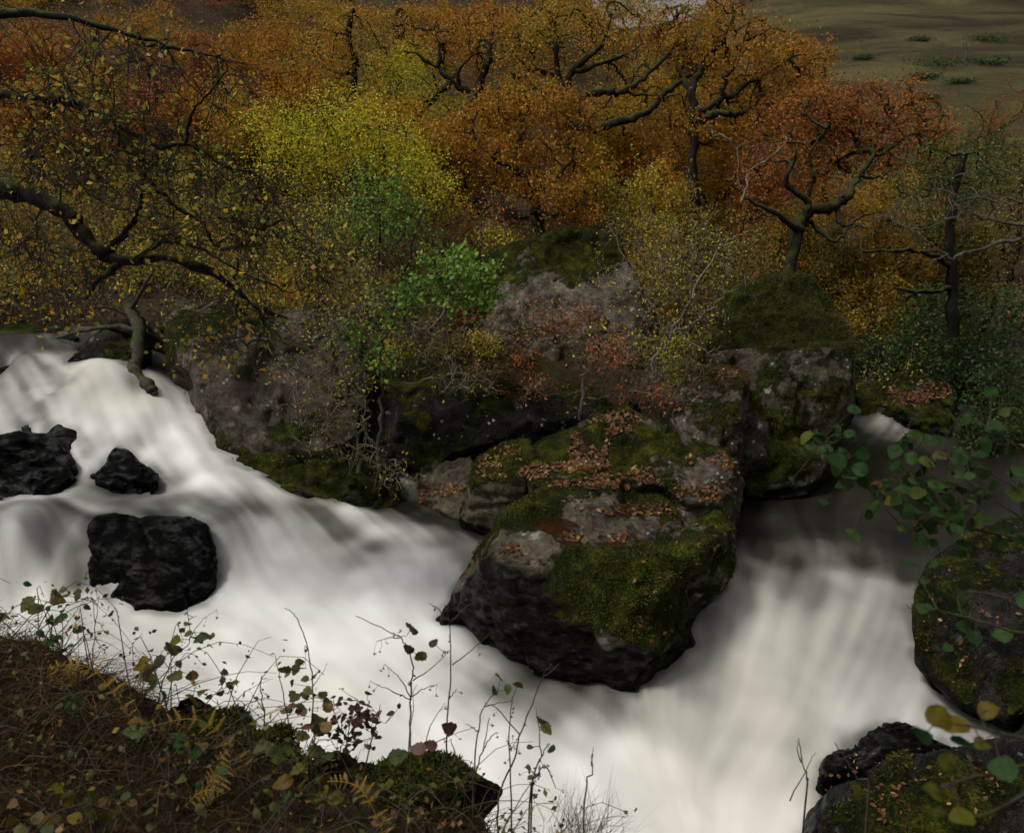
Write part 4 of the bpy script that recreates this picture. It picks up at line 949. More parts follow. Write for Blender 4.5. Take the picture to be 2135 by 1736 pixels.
AT2 = [(2040, 26, 235, 90, 'lf_dgreen', 'dark green tree at the wood edge under the bare hillside'), (2130, 22, 250, 90, 'lf_olive', 'olive-brown tree at the right-hand wood edge'), (1990, 19, 330, 70, 'lf_dgreen', 'dull green tree below the rust-red oak'),
       (1850, 22, 330, 90, 'lf_gold', 'golden tree glimpsed through the leaning oak'), (1730, 24, 290, 100, 'lf_orange', 'orange tree behind the leaning oak'), (1640, 19, 400, 90, 'lf_olive', 'olive tree between the two dark-limbed oaks'),
       (2080, 17, 420, 80, 'lf_olive', 'brown-leaved tree behind the pale bare branches'), (1900, 18, 430, 90, 'lf_gold', 'amber-leaved tree in the shadowed valley'), (1780, 18, 450, 80, 'lf_olive', 'dusky olive tree behind the heather dome'),
       (2065, 42, 170, 70, 'lf_rust', 'far purple-brown tree low on the hillside edge'), (1960, 23, 280, 90, 'lf_orange', 'orange tree between the rust-red oak and the dull green tree'), (1700, 19, 380, 80, 'lf_gold', 'golden tree behind the sweeping trunk of the leaning oak')]
for k, (u, y, tv, w, lf, lab) in enumerate(AT2): auto_tree(u, y, tv, w, lf, lab, 'tree', seed=340 + k, group='trees of the shadowed valley', L=.06)
tree('tree', 'dark upright trunk with dull green leaves beside the pale bare branches', 'tree', [([(1985, 700, 14), (1984, 600, 14), (1982, 500, 14), (1990, 400, 14), (2010, 320, 14)], .12, .05), ([(1984, 560, 14), (1940, 530, 13.8), (1880, 520, 13.6), (1800, 525, 13.5)], .06, .02), ([(1984, 600, 14), (1920, 610, 13.7), (1860, 600, 13.5)], .05, .02)],
     [(2030, 340, 14.5, 90, 70, 1, 80), (1950, 380, 14.8, 70, 50, .8, 40)], 'bark_dark', 'lf_dgreen', .06, per=26, spread=.2, seed=41)

# shrubs -----------------------------------------------------------
def shrub(u, y, top_v, wpx, leaf, label, seed, n=70, per=26, L=.06, bark='twig', name='shrub', group='shrubs on the slope above the rocks', zoff=0.0, base_v=None, spread=.12, twiglets=2, cat='shrub', tw=.32, dens=1.0):
    rng = np.random.default_rng(seed)
    x = P(u, 600, y)[0]
    z = P(u, base_v, y)[2] if base_v else float(ground_z(np.array([x]), np.array([y]))[0]) - .1
    h = P(u, top_v, y)[2] - z; w = wpx * y / FPX
    base = np.array([x, y, z])
    limbs = []
    for k in range(7):
        a = rng.uniform(0, 2 * np.pi); r = rng.uniform(.3, .9) * w
        e = base + np.array([math.cos(a) * r, math.sin(a) * r * .7, h * rng.uniform(.6, .95)])
        m1 = base * .55 + e * .45 + np.array([0, 0, h * .12]) + rng.normal(0, .05, 3)
        limbs.append(([base + rng.normal(0, .04, 3) * [1, 1, 0], m1, e], rng.uniform(.012, .028), .006))
    cr = [(x, y, z + h * .62, w * .85, h * .38, w * .7, int(n * .6)), (x + w * .2, y, z + h * .35, w, h * .3, w * .7, int(n * .4))]
    return tree(name, label, cat, limbs, cr, bark, leaf, L, per=per, spread=spread, seed=seed, raw=True, group=group, twig_r=.0045, twiglets=twiglets, tw_len=tw, sides=5, base=base, gap=.3)

tree('hazel_shrub', 'tall yellow-green hazel glowing on the slope left of the orange oak', 'shrub',
  [([(700, 640, 15.8), (690, 450, 15.8), (680, 300, 16), (700, 210, 16)], .05, .015), ([(705, 640, 15.8), (760, 480, 15.6), (800, 350, 15.6), (800, 260, 15.6)], .05, .015), ([(710, 640, 15.8), (820, 520, 15.4), (870, 420, 15.3)], .04, .012), ([(695, 640, 15.8), (620, 480, 15.8), (590, 340, 16)], .04, .012), ([(695, 640, 15.8), (640, 440, 15.8), (630, 280, 16)], .04, .012)],
  [(700, 225, 16, 70, 40, .9, 60), (660, 290, 16, 110, 50, 1.1, 90), (780, 290, 15.8, 90, 40, 1, 110), (840, 340, 15.6, 70, 50, .9, 90), (900, 400, 15.4, 55, 60, .8, 90), (600, 340, 16, 70, 110, 1, 80), (730, 400, 15.7, 140, 110, 1, 150), (560, 250, 16.2, 50, 40, .8, 25)], 'twig', 'lf_yellow', .055, per=26, spread=.24, seed=51, twig_r=.004, twiglets=3)
tree('hazel_shrub', 'green-leaved hazel mingling with the lower half of the yellow-green hazel', 'shrub',
  [([(780, 680, 14), (790, 520, 14), (800, 380, 14)], .03, .01), ([(790, 680, 14), (850, 540, 13.8), (880, 440, 13.8)], .03, .01), ([(775, 680, 14), (720, 520, 14)], .03, .01)],
  [(800, 400, 14, 80, 70, .8, 90), (740, 480, 14, 80, 60, .8, 60), (860, 470, 13.9, 60, 50, .7, 50)], 'twig', 'lf_green', .075, per=9, spread=.15, seed=52, twig_r=.004, twiglets=3)
SH = [(120, 17, 330, 110, 'lf_mixed'), (230, 18, 300, 110, 'lf_olive'), (330, 16.5, 330, 110, 'lf_mixed'), (430, 17.5, 310, 110, 'lf_yg'), (520, 16, 350, 110, 'lf_olive'), (30, 16.5, 380, 100, 'lf_olive'), (170, 15.6, 470, 90, 'lf_olive'), (290, 15.2, 480, 90, 'lf_mixed'), (400, 14.8, 470, 90, 'lf_olive'), (500, 14.3, 480, 90, 'lf_mixed'),
      (590, 14.6, 440, 90, 'lf_yg'), (660, 13.8, 500, 80, 'lf_mixed'), (760, 13.4, 540, 80, 'lf_olive'), (850, 14.6, 500, 80, 'lf_olive'), (930, 15.5, 430, 80, 'lf_olive'), (1000, 16.5, 400, 80, 'lf_rust'), (1030, 15.2, 480, 70, 'lf_yg'), (1240, 17.5, 380, 90, 'lf_olive'), (1330, 18, 330, 90, 'lf_yg'),
      (1420, 16.5, 360, 90, 'lf_olive'), (1510, 16, 380, 90, 'lf_olive'), (1330, 15.5, 430, 80, 'lf_gold'), (1420, 14.6, 450, 80, 'lf_olive'), (1550, 14.8, 450, 80, 'lf_olive'), (920, 13.6, 590, 70, 'lf_rust'), (1600, 17, 420, 90, 'lf_rust'), (60, 15, 560, 80, 'lf_mixed'), (560, 13.4, 570, 80, 'lf_mixed')]
LS = {'lf_mixed': 'twiggy shrub with mixed yellow and green leaves in the slope thicket', 'lf_olive': 'bare-twigged brownish shrub in the slope thicket', 'lf_yg': 'yellow-green leafy shrub in the slope thicket', 'lf_rust': 'low rust-brown shrub in the slope thicket', 'lf_gold': 'golden-leaved shrub in the slope thicket'}
for k, (u, y, tv, w, lf) in enumerate(SH): shrub(u, y, tv, w, lf, LS[lf], 500 + k, bark='twig_grey' if k % 3 == 0 else 'twig')
shrub(1740, 15.8, 580, 75, 'lf_gold', 'round golden-yellow bush above the shadowed stream', 560, n=90, per=34, group=None)
shrub(1830, 16.2, 570, 75, 'lf_gold', 'amber bush beside the round golden-yellow bush', 561, n=80, per=30, group=None)
shrub(1950, 15.2, 585, 100, 'lf_dark', 'dark green holly bush over the far stream bank', 562, n=120, per=34, group=None, L=.07)
shrub(2070, 14.2, 570, 90, 'lf_dark', 'dark green holly bush at the foot of the dull green tree', 563, n=110, per=34, group=None, L=.07)
shrub(1870, 17.5, 650, 90, 'lf_dark', 'low dark evergreen bush in the shade behind the far rapids', 564, n=80, per=30, group=None, L=.07)

shrub(1840, 15.2, 700, 70, 'lf_dark', 'shadowy evergreen bush on the flat slab bank', 565, n=80, per=30, group=None, L=.07)
shrub(2010, 14.7, 690, 90, 'lf_dark', 'dark evergreen bush overhanging the far rapids', 566, n=100, per=32, group=None, L=.07)
shrub(2120, 12.6, 720, 80, 'lf_dark', 'dark evergreen bush on the mossy bank rock', 567, n=90, per=32, group=None, L=.06)
for k, (u, y, tv, w, lf, lab) in enumerate([(930, 12.5, 680, 50, 'lf_olive', 'low brown-leaved bush on the left end of the cliff ledge'), (1005, 12.6, 700, 40, 'lf_mixed', 'low mixed-colour bush at the foot of the tall grey boulder'), (1335, 12.6, 715, 50, 'lf_olive', 'low olive bush between the tall grey boulder and the birch sapling'),
    (1425, 12.0, 690, 45, 'lf_yg', 'small yellow-green bush beside the birch sapling foot'), (1475, 11.9, 680, 40, 'lf_olive', 'small olive bush at the left edge of the heather dome'), (820, 12.6, 670, 50, 'lf_yg', 'small yellow-green bush behind the big grey boulder'), (1090, 12.5, 745, 45, 'lf_rust', 'low russet bush on the ledge behind the russet sapling')]):
    shrub(u, y, tv, w, lf, lab, 590 + k, n=40, per=30, L=.045, group=None, spread=.08, tw=.2)
# saplings on the ledges --------------------------------------------
tree('birch_sapling', 'slender pale-stemmed birch sapling with tiny yellow leaves on the right-hand ledge', 'tree',
  [([(1352, 800, 11.4), (1359, 756, 11.4), (1385, 723, 11.4), (1408, 680, 11.4), (1430, 640, 11.5), (1482, 543, 11.6), (1515, 507, 11.6), (1551, 488, 11.7)], .035, .008),
   ([(1395, 705, 11.4), (1375, 660, 11.3), (1340, 610, 11.3), (1310, 540, 11.3), (1270, 470, 11.4)], .02, .005), ([(1430, 640, 11.5), (1400, 590, 11.4), (1370, 520, 11.4), (1350, 460, 11.4)], .018, .005),
   ([(1405, 690, 11.4), (1450, 670, 11.2), (1500, 620, 11.1), (1560, 590, 11.1)], .018, .005), ([(1385, 723, 11.4), (1330, 700, 11.2), (1280, 690, 11.1)], .014, .004), ([(1440, 625, 11.5), (1445, 560, 11.4), (1470, 480, 11.4)], .015, .004), ([(1405, 690, 11.4), (1470, 730, 11.1), (1510, 720, 11)], .012, .004)],
  [(1450, 560, 11.5, 120, 100, .6, 80), (1330, 540, 11.4, 90, 90, .5, 55), (1380, 640, 11.3, 140, 90, .5, 55)], 'bark_pale', 'lf_yellow', .035, per=7, spread=.08, seed=61, twig_r=.0042, twiglets=3, tw_len=.2, twig_mat='twig_tan', tipr=.0024)
tree('oak_sapling', 'russet-leaved sapling growing from the leaf-filled gully', 'tree',
  [([(1210, 875, 10.6), (1214, 809, 10.6), (1204, 756, 10.6), (1187, 726, 10.7), (1161, 690, 10.8), (1150, 630, 10.9), (1140, 580, 11)], .03, .006), ([(1210, 785, 10.6), (1240, 769, 10.5), (1286, 769, 10.5), (1315, 757, 10.5)], .014, .004), ([(1187, 726, 10.7), (1230, 690, 10.6), (1250, 650, 10.6)], .012, .004), ([(1212, 815, 10.6), (1150, 825, 10.4), (1090, 800, 10.3)], .012, .004), ([(1213, 830, 10.6), (1270, 825, 10.4), (1320, 815, 10.3)], .012, .004)],
  [(1190, 660, 10.8, 60, 28, .3, 26), (1265, 735, 10.5, 55, 36, .3, 34), (1120, 810, 10.4, 50, 16, .3, 12), (1340, 815, 10.3, 70, 18, .3, 22), (1120, 660, 10.8, 40, 30, .3, 12)], 'bark_birch', 'lf_red', .05, per=13, spread=.07, seed=62, twig_r=.004, twiglets=3, tw_len=.18, twig_mat='twig_tan', tipr=.0024)
tree('hazel_sapling', 'twisted bare pale hazel stems arching over the mossy shelf', 'tree',
  [([(748, 985, 10.4), (746, 940, 10.4), (740, 894, 10.4), (717, 796, 10.6), (700, 720, 10.8), (690, 640, 11)], .032, .008), ([(792, 980, 10.8), (793, 894, 10.8), (797, 796, 10.8), (788, 680, 10.9), (780, 600, 11)], .04, .01), ([(744, 910, 10.4), (770, 860, 10.3), (730, 835, 10.1), (690, 850, 10), (640, 880, 9.9), (580, 920, 9.9)], .018, .005),
   ([(800, 800, 10.8), (864, 799, 10.6), (923, 786, 10.5), (976, 782, 10.4), (1040, 830, 10.3)], .02, .005), ([(797, 796, 10.8), (740, 800, 10.5), (690, 790, 10.4), (620, 810, 10.3)], .014, .004), ([(746, 930, 10.4), (770, 960, 10.2), (830, 980, 10), (870, 1010, 9.9), (880, 1050, 9.8)], .012, .004), ([(745, 920, 10.4), (730, 970, 10.1), (740, 1000, 9.9)], .01, .004), ([(790, 720, 10.9), (840, 660, 10.8), (870, 640, 10.7), (1000, 640, 10.6)], .016, .005)],
  [(680, 850, 10.2, 110, 50, .4, 60), (720, 920, 10.1, 90, 50, .4, 40), (830, 990, 9.9, 60, 40, .2, 22), (640, 770, 10.6, 90, 50, .4, 26), (900, 700, 10.7, 110, 60, .4, 50), (960, 800, 10.4, 80, 30, .3, 25)], 'bark_birch', 'lf_mixed', .045, per=2.2, spread=.08, seed=63, twig_r=.0052, twiglets=2, tw_len=.24, twig_mat='twig_tan', edge_wig=.28, tipr=.0026)
tree('hazel_sapling', 'fine-twigged hazel with sparse yellow-green leaves draped over the big grey boulder', 'tree',
  [([(760, 800, 11.3), (740, 730, 11.1), (700, 680, 10.8), (640, 640, 10.6), (590, 640, 10.5)], .022, .006), ([(740, 730, 11.1), (690, 740, 10.7), (630, 760, 10.5), (570, 740, 10.4)], .014, .004), ([(755, 760, 11.2), (790, 690, 11), (800, 620, 11), (780, 560, 11)], .016, .005), ([(750, 780, 11.2), (700, 800, 10.6), (650, 850, 10.4)], .012, .004), ([(762, 790, 11.3), (830, 740, 11), (880, 720, 10.9)], .012, .004)],
  [(650, 690, 10.6, 90, 40, .3, 22), (740, 640, 10.8, 110, 70, .4, 60), (740, 780, 10.7, 60, 60, .3, 40), (840, 720, 11, 90, 60, .3, 50)], 'bark_birch', 'lf_yg', .05, per=4.5, spread=.09, seed=66, twig_r=.0042, twiglets=3, tw_len=.22, twig_mat='twig_tan', edge_wig=.22, tipr=.0024)
tree('willow_shrub', 'tangle of bare brown twigs hanging over the dark cliff ledge', 'shrub',
  [([(1340, 860, 10.9), (1370, 800, 10.8), (1400, 760, 10.8), (1440, 740, 10.8)], .016, .005), ([(1345, 860, 10.9), (1390, 850, 10.6), (1430, 880, 10.4)], .012, .004), ([(1340, 850, 10.9), (1310, 790, 10.9), (1270, 740, 11)], .012, .004), ([(1350, 860, 10.9), (1450, 800, 10.5)], .01, .004)],
  [(1420, 800, 10.7, 90, 60, .3, 60), (1320, 780, 10.9, 80, 60, .3, 40), (1440, 870, 10.3, 50, 40, .2, 20)], 'twig', 'lf_olive', .04, per=4, spread=.07, seed=67, twig_r=.0042, twiglets=4, tw_len=.28, twig_mat='twig_tan', tipr=.0024)
tree('alder_sapling', 'alder sapling holding fresh green leaves in front of the tall grey boulder', 'tree',
  [([(870, 760, 11.6), (900, 690, 11.4), (940, 640, 11.2), (990, 600, 11)], .03, .01), ([(900, 690, 11.4), (860, 640, 11.2), (800, 610, 11.1)], .02, .006), ([(930, 650, 11.2), (930, 590, 11.1), (950, 550, 11)], .015, .005), ([(880, 740, 11.6), (820, 760, 11), (780, 740, 10.7)], .012, .004)],
  [(980, 585, 11, 65, 45, .4, 55), (900, 610, 11.1, 80, 40, .4, 50), (1020, 620, 10.9, 30, 30, .3, 18), (820, 640, 11.1, 60, 40, .4, 26), (940, 545, 11.2, 60, 25, .4, 26), (780, 740, 10.7, 40, 40, .3, 14), (740, 700, 10.9, 60, 40, .3, 10)], 'bark_birch', 'lf_green', .075, .75, per=13, spread=.10, seed=64, twig_r=.003, twiglets=3, tw_len=.2, flat=.8, tipr=.002)

# big mossy-limbed tree leaning in from the left bank
tree('alder_tree', 'dark moss-sleeved limb and arching branches of an alder leaning in over the cascade', 'tree',
  [([(-420, 1100, 8.2), (-380, 800, 8.1), (-330, 560, 8), (-260, 340, 8), (-200, 60, 8.2), (-160, -250, 8.4)], .30, .16),
   ([(-320, 520, 8), (-150, 400, 7.9), (0, 395, 7.8), (70, 408, 7.8), (130, 437, 7.7), (165, 480, 7.7), (205, 520, 7.6), (250, 545, 7.6), (340, 538, 7.6), (420, 560, 7.6), (490, 600, 7.6), (535, 640, 7.6), (600, 665, 7.6)], .125, .03),
   ([(250, 548, 7.6), (225, 572, 7.5), (200, 590, 7.5), (182, 622, 7.5)], .05, .02), ([(225, 525, 7.6), (265, 480, 7.6), (292, 430, 7.6), (302, 372, 7.6), (330, 330, 7.7)], .045, .012),
   ([(-270, 370, 8), (-100, 220, 7.8), (70, 205, 7.6), (110, 215, 7.6), (165, 222, 7.5), (215, 250, 7.5), (280, 322, 7.4), (312, 372, 7.4), (345, 410, 7.4), (380, 440, 7.4), (425, 468, 7.3), (450, 515, 7.3), (500, 515, 7.3), (545, 480, 7.3), (570, 440, 7.3)], .042, .012),
   ([(110, 212, 7.6), (150, 208, 7.5), (230, 255, 7.5), (330, 305, 7.4), (395, 300, 7.3), (450, 335, 7.3), (490, 350, 7.3), (545, 365, 7.2), (590, 390, 7.2)], .035, .008),
   ([(388, 298, 7.3), (395, 250, 7.3), (420, 215, 7.3), (465, 155, 7.3), (480, 130, 7.3), (520, 150, 7.4)], .016, .006), ([(300, 90, 7.6), (345, 100, 7.5), (380, 160, 7.4), (440, 215, 7.3)], .02, .008), ([(-210, 100, 8.1), (0, 30, 7.8), (150, 40, 7.6), (300, 80, 7.5), (400, 110, 7.4), (450, 120, 7.4)], .05, .01),
   ([(280, 540, 7.6), (350, 505, 7.4), (420, 520, 7.2), (480, 555, 7.1), (560, 590, 7.0), (640, 610, 7), (740, 600, 7)], .022, .006), ([(545, 480, 7.3), (600, 460, 7.3), (640, 500, 7.3), (700, 530, 7.3)], .014, .005), ([(535, 640, 7.6), (555, 690, 7.6), (575, 740, 7.6)], .012, .005), ([(490, 600, 7.6), (495, 550, 7.5), (500, 480, 7.4)], .016, .006)],
  [(200, 300, 7.5, 170, 120, .7, 90), (420, 420, 7.4, 170, 110, .6, 100), (300, 180, 7.6, 230, 100, .8, 90), (600, 520, 7.3, 130, 90, .5, 60), (120, 560, 7.7, 140, 80, .6, 50), (480, 690, 7.6, 150, 60, .4, 40), (-100, 200, 7.8, 200, 260, 1.2, 80)], 'bark_dark', 'lf_mixed', .055, .75, per=5.5, spread=.14, seed=71, twig_r=.0032, twiglets=4, tw_len=.38, droop=.7, wig=.008, twig_mat='twig', tipr=.0026, sides=9)
tree('alder_tree', 'tall unseen alder added on the right bank to shade the lower pool', 'tree',  # out-of-view tree, added so that the right side falls darker
  [([(6.6, 4.6, .9), (6.4, 4.7, 3.5), (6.5, 4.6, 6.5), (6.3, 4.8, 10)], .22, .08), ([(6.45, 4.7, 5.5), (5.4, 5.2, 7.2), (4.4, 5.6, 8.2)], .09, .03), ([(6.5, 4.6, 6.5), (7.4, 6, 8.5), (7.8, 7.2, 9.5)], .09, .03), ([(6.4, 4.7, 6), (5.6, 3.4, 7.6), (4.8, 2.6, 8.4)], .08, .03)],
  [(5.2, 5.4, 8.8, 1.9, 1.2, 1.8, 110), (7.2, 6.2, 9.6, 1.8, 1.3, 1.8, 110), (5.2, 3.0, 8.8, 1.6, 1.1, 1.5, 80), (6.4, 4.8, 10.5, 1.6, 1.2, 1.6, 80)], 'bark_dark', 'lf_green', .08, .75, per=26, spread=.25, seed=74, raw=True, twig_r=.006)
# bare grey branches reaching in from the right
tree('dead_branch_tree', 'bare pale grey branches reaching in above the dark pool from the right bank', 'tree',
  [([(2420, 900, 9.4), (2380, 700, 9.4), (2330, 560, 9.4), (2280, 400, 9.5), (2260, 100, 9.6)], .16, .09), ([(2330, 560, 9.4), (2200, 500, 9.5), (2065, 513, 9.6), (2010, 525, 9.6), (1976, 530, 9.6), (1927, 516, 9.6), (1900, 490, 9.6), (1885, 460, 9.6)], .034, .008),
   ([(2330, 540, 9.4), (2180, 480, 9.5), (2065, 457, 9.6), (2016, 444, 9.6), (1953, 470, 9.6), (1894, 480, 9.6), (1838, 482, 9.6), (1800, 492, 9.6), (1759, 489, 9.6)], .028, .006), ([(2290, 430, 9.5), (2150, 420, 9.5), (2032, 414, 9.6), (1960, 395, 9.6), (1890, 390, 9.6), (1866, 362, 9.6)], .018, .005),
   ([(2290, 420, 9.5), (2120, 360, 9.6), (2060, 350, 9.6), (2000, 368, 9.6), (1930, 375, 9.6)], .018, .005), ([(1976, 530, 9.6), (1930, 560, 9.5), (1900, 580, 9.4)], .016, .006)],
  [(1950, 440, 9.6, 110, 60, .4, 30), (2050, 400, 9.6, 80, 60, .4, 20), (1860, 480, 9.6, 90, 40, .3, 12)], 'bark_birch', 'lf_olive', .05, per=1.2, seed=72, twig_r=.0032, twiglets=2, tw_len=.3, twig_mat='twig_grey', tipr=.002, edge_wig=.15)
tree('dead_branch', 'small bleached dead branch tangle in front of the dark-limbed oaks', 'branch',
  [([(1545, 420, 13.6), (1564, 362, 13.6), (1597, 332, 13.5), (1637, 299, 13.5), (1630, 268, 13.5)], .02, .006), ([(1475, 263, 13.7), (1490, 280, 13.7), (1511, 283, 13.6), (1531, 312, 13.6), (1550, 400, 13.6)], .018, .006), ([(1597, 332, 13.5), (1580, 310, 13.4), (1560, 300, 13.4)], .01, .004)],
  [(1600, 310, 13.5, 60, 40, .3, 14), (1560, 360, 13.5, 50, 30, .3, 10)], 'bark_pale', None, per=0, seed=73, twig_r=.004, twiglets=2, tw_len=.25, tipr=.002, twig_mat='twig_tan', edge_wig=.2)
#@@PART4

# ------------------------------------------------------------------ log at the head of the cascade
lg = thing('log', P(285, 800, 11.9), 'weathered broken log hanging down over the top of the cascade', 'log')
g = Geo()
pts = smooth_path([P(270, 640, 13.0), P(290, 690, 12.6), P(285, 750, 12.2), P(278, 775, 12.0), P(308, 805, 11.7), P(322, 822, 11.6)], 6, .012)
V, F = tube(pts, np.interp(np.linspace(0, 1, len(pts)), [0, .5, .9, 1], [.09, .10, .085, .05]) * (1 + .12 * RNG.normal(size=len(pts))), 10); g.add(V, F); g.build('trunk', MAT['log'], lg, True)
for cps, r in (([P(285, 690, 12.6), P(240, 680, 12.7), P(170, 690, 13), P(120, 705, 13.2)], .05), ([P(270, 650, 12.9), P(300, 600, 12.7), P(320, 560, 12.6)], .04), ([P(275, 660, 12.9), P(220, 640, 12.8), P(160, 640, 12.8)], .03)):
    g = Geo(); q = smooth_path(cps, 5, .01); V, F = tube(q, np.linspace(r, r * .4, len(q)), 7); g.add(V, F); g.build('branch', MAT['log'], lg, True)

# ------------------------------------------------------------------ undergrowth and grass
def blades(base, N, L, w, rng, lean=.6, segs=3, droop=.5):
    n = len(base)
    d = N + unit(n, rng) * lean; d /= np.linalg.norm(d, axis=1, keepdims=True)
    s = np.cross(d, unit(n, rng)); s /= np.linalg.norm(s, axis=1, keepdims=True) + 1e-9
    L = L[:, None]; out = []
    hd = d.copy(); hd[:, 2] = 0
    for k in range(segs + 1):
        t = k / segs
        c = base + d * L * t + (hd * .5 - np.array([0, 0, 1])) * L * droop * t * t
        wd = w * (1 - t) if k < segs else 0
        out += [c - s * wd, c + s * wd] if k < segs else [c]
    V = np.stack(out, 1).reshape(-1, 3); m = 2 * segs + 1
    i = np.arange(n)[:, None] * m
    q = [i + np.array([2*k, 2*k+1, 2*k+3, 2*k+2]) for k in range(segs - 1)]
    tr = i + np.array([2*segs-2, 2*segs-1, 2*segs])
    return V, (np.concatenate(q) if q else np.zeros((0, 4), int)), tr, m

def grass(name, label, base, N, L, w, mat, rng, lean=.6, droop=.5, segs=3, cat='grass', rnd=None):
    V, q, t, m = blades(base, N, L, w, rng, lean, segs, droop)
    r = rng.uniform(0, 1, len(base)) if rnd is None else rnd
    o = link(name, mesh_np(name, V, [q, t], MAT[mat], {'rnd': np.repeat(r, m)}))
    return tag(o, label, cat, kind='stuff')

rg = np.random.default_rng(90)
n = 17000
x = rg.uniform(-15, 13, n); y = rg.uniform(12.6, 27, n); z = ground_z(x, y)
k = (z > I(x, [-8, 0, 4, 6, 10], [2.3, 1.9, 1.6, .95, .95])) & (fbm(np.stack([x, y, 0*x], -1), .5, 3, 44) > -.25)
B = np.stack([x, y, z], -1)[k]; up = np.tile([0, 0, 1.], (len(B), 1))
d = unit(len(B), rg) * .9 + up; d /= np.linalg.norm(d, axis=1, keepdims=True)
Ls = rg.uniform(.35, 1.1, len(B))[:, None]
tp = np.stack([B, B + d * Ls * .5 + unit(len(B), rg) * Ls * .08, B + d * Ls + (unit(len(B), rg) * .15 - up * .15) * Ls], 1)
V, F = tube_batch(tp, np.tile([.007, .0055, .003], (len(B), 1)), 3)
tag(link('undergrowth_twigs', mesh_np('undergrowth_twigs', V, F, MAT['twig_grey'])), 'tangle of bare grey-brown twigs covering the slope', 'undergrowth', kind='stuff')
for nm, lf, lab, thr, sd in (('bracken', 'lf_rust', 'dead rust-brown bracken carpeting the slope', .08, 45), ('undergrowth_leaves', 'lf_olive', 'olive and brown undergrowth leaves over the slope', -.3, 46), ('undergrowth_leaves', 'lf_yg', 'yellow-green undergrowth leaves scattered over the slope', .1, 47)):
    kk = fbm(B, .45, 2, sd) > thr
    src_ = tp[kk].reshape(-1, 3); n = int(len(src_) * 1.7)
    p = src_[rg.integers(len(src_), size=n)] + rg.normal(0, .13, (n, 3))
    V, F = leaf_tris(p, rg.uniform(.04, .085, n), .55, rg)
    tag(link(nm, mesh_np(nm, V, F, MAT[lf], {'rnd': np.repeat(rg.uniform(0, 1, n), 4)})), lab, 'undergrowth', kind='stuff')

def rock_verts(u, v, y, r, nzmin, n, rng):
    c = P(u, v, y); r = np.asarray(r)
    q = (RV - c) / r; ins = np.where((q * q).sum(1) < 1)[0]
    hi = []
    for i in rng.permutation(ins):
        hi.append(i)
    hi = np.array(hi)
    if not len(hi): return np.zeros((0, 3))
    p = RV[rng.choice(hi, n)] + rng.normal(0, .03, (n, 3)) * [1, 1, 0]
    out = []
    for a in p:                                  # settle on the topmost surface there
        loc, nrm, _, _ = BVH.ray_cast(Vector((a[0], a[1], a[2] + .6)), Vector((0, 0, -1)), 1.6)
        if loc is not None and nrm[2] > nzmin: out.append(np.append(np.array(loc), np.array(nrm)))
    return np.array(out)

for (u, v, y, r, n, Lr, mat, lab, dr) in [
    (1190, 500, 14.5, (1.2, 1.2, .5), 5000, (.06, .16), 'grass_green', 'short mossy grass on the crown of the tall grey boulder', .4),
    (1640, 660, 12.6, (1.4, 1.3, 1.1), 15000, (.10, .32), 'grass_green', 'heathery green grass over the dome above the rock wall', .5),
    (1500, 775, 10.7, (.6, .5, .3), 1500, (.10, .28), 'grass_dry', 'dry rusty grass on top of the square-edged boulder', .8),
    (1420, 1035, 8.6, (.5, .4, .25), 500, (.08, .2), 'grass_green', 'thin green grass tuft at the back edge of the midstream boulder', .6),
    (870, 745, 12.2, (.8, .6, .35), 2500, (.08, .22), 'grass_green', 'green grass over the left end of the dark cliff block', .7),
    (1120, 800, 12.0, (1.3, .6, .4), 2600, (.12, .35), 'grass_dry', 'brown hanging grass along the ledge of the dark cliff block', .9),
    (440, 655, 12.6, (1.0, 1.0, .3), 2500, (.03, .09), 'grass_green', 'short green turf on the big grey boulder top', .4)]:
    q = rock_verts(u, v, y, r, .35, n, rg)
    if len(q): grass('grass', lab, q[:, :3] - q[:, 3:] * .01, q[:, 3:] * .4 + np.array([0, 0, .6]), rg.uniform(*Lr, len(q)), .004, mat, rg, .6, dr)

# near bank grass
n = 26000
x = rg.uniform(-3.4, .45, n); yn, zn = crest(x); y = yn - rg.uniform(-.22, 2.0, n) ** 1.0
z = ground_z(x, y); B = np.stack([x, y, z - .01], -1)
den = fbm(B, 1.3, 3, 61) + .5 * sstep(-1.2, -2.2, x)
k = (den > -.25) & (z > 1.7); B = B[k]; den = den[k]
rr = np.clip(rg.normal(.45, .25, len(B)) + .35 * (fbm(B, .9, 2, 63)), 0, 1)
grass('grass', 'tangled dry tan grass over the near bank', B, np.tile([0.05, .25, .8], (len(B), 1)), rg.uniform(.08, .30, len(B)) * (1 + .4 * (B[:, 0] < -1.6)), .0022, 'grass_dry', rg, .9, .75, 3, rnd=rr)
n = 9000
i = rg.integers(len(B), size=n)
grass('grass', 'short green grass and moss shoots among the dry grass', B[i] + rg.normal(0, .02, (n, 3)) * [1, 1, 0], np.tile([0, 0, 1.], (n, 1)), rg.uniform(.03, .12, n), .002, 'grass_green', rg, .7, .4, 3)
c = P(1210, 1690, 2.35); n = 260
base = c + rg.normal(0, .05, (n, 3)) * [1.3, 1, .3] - np.array([0, 0, .12])
grass('grass', 'fine wispy dry grass tuft at the foot of the bare stems', base, np.tile([.25, .1, .9], (n, 1)), rg.uniform(.12, .30, n), .0011, 'grass_dry', rg, .55, .35, 4)

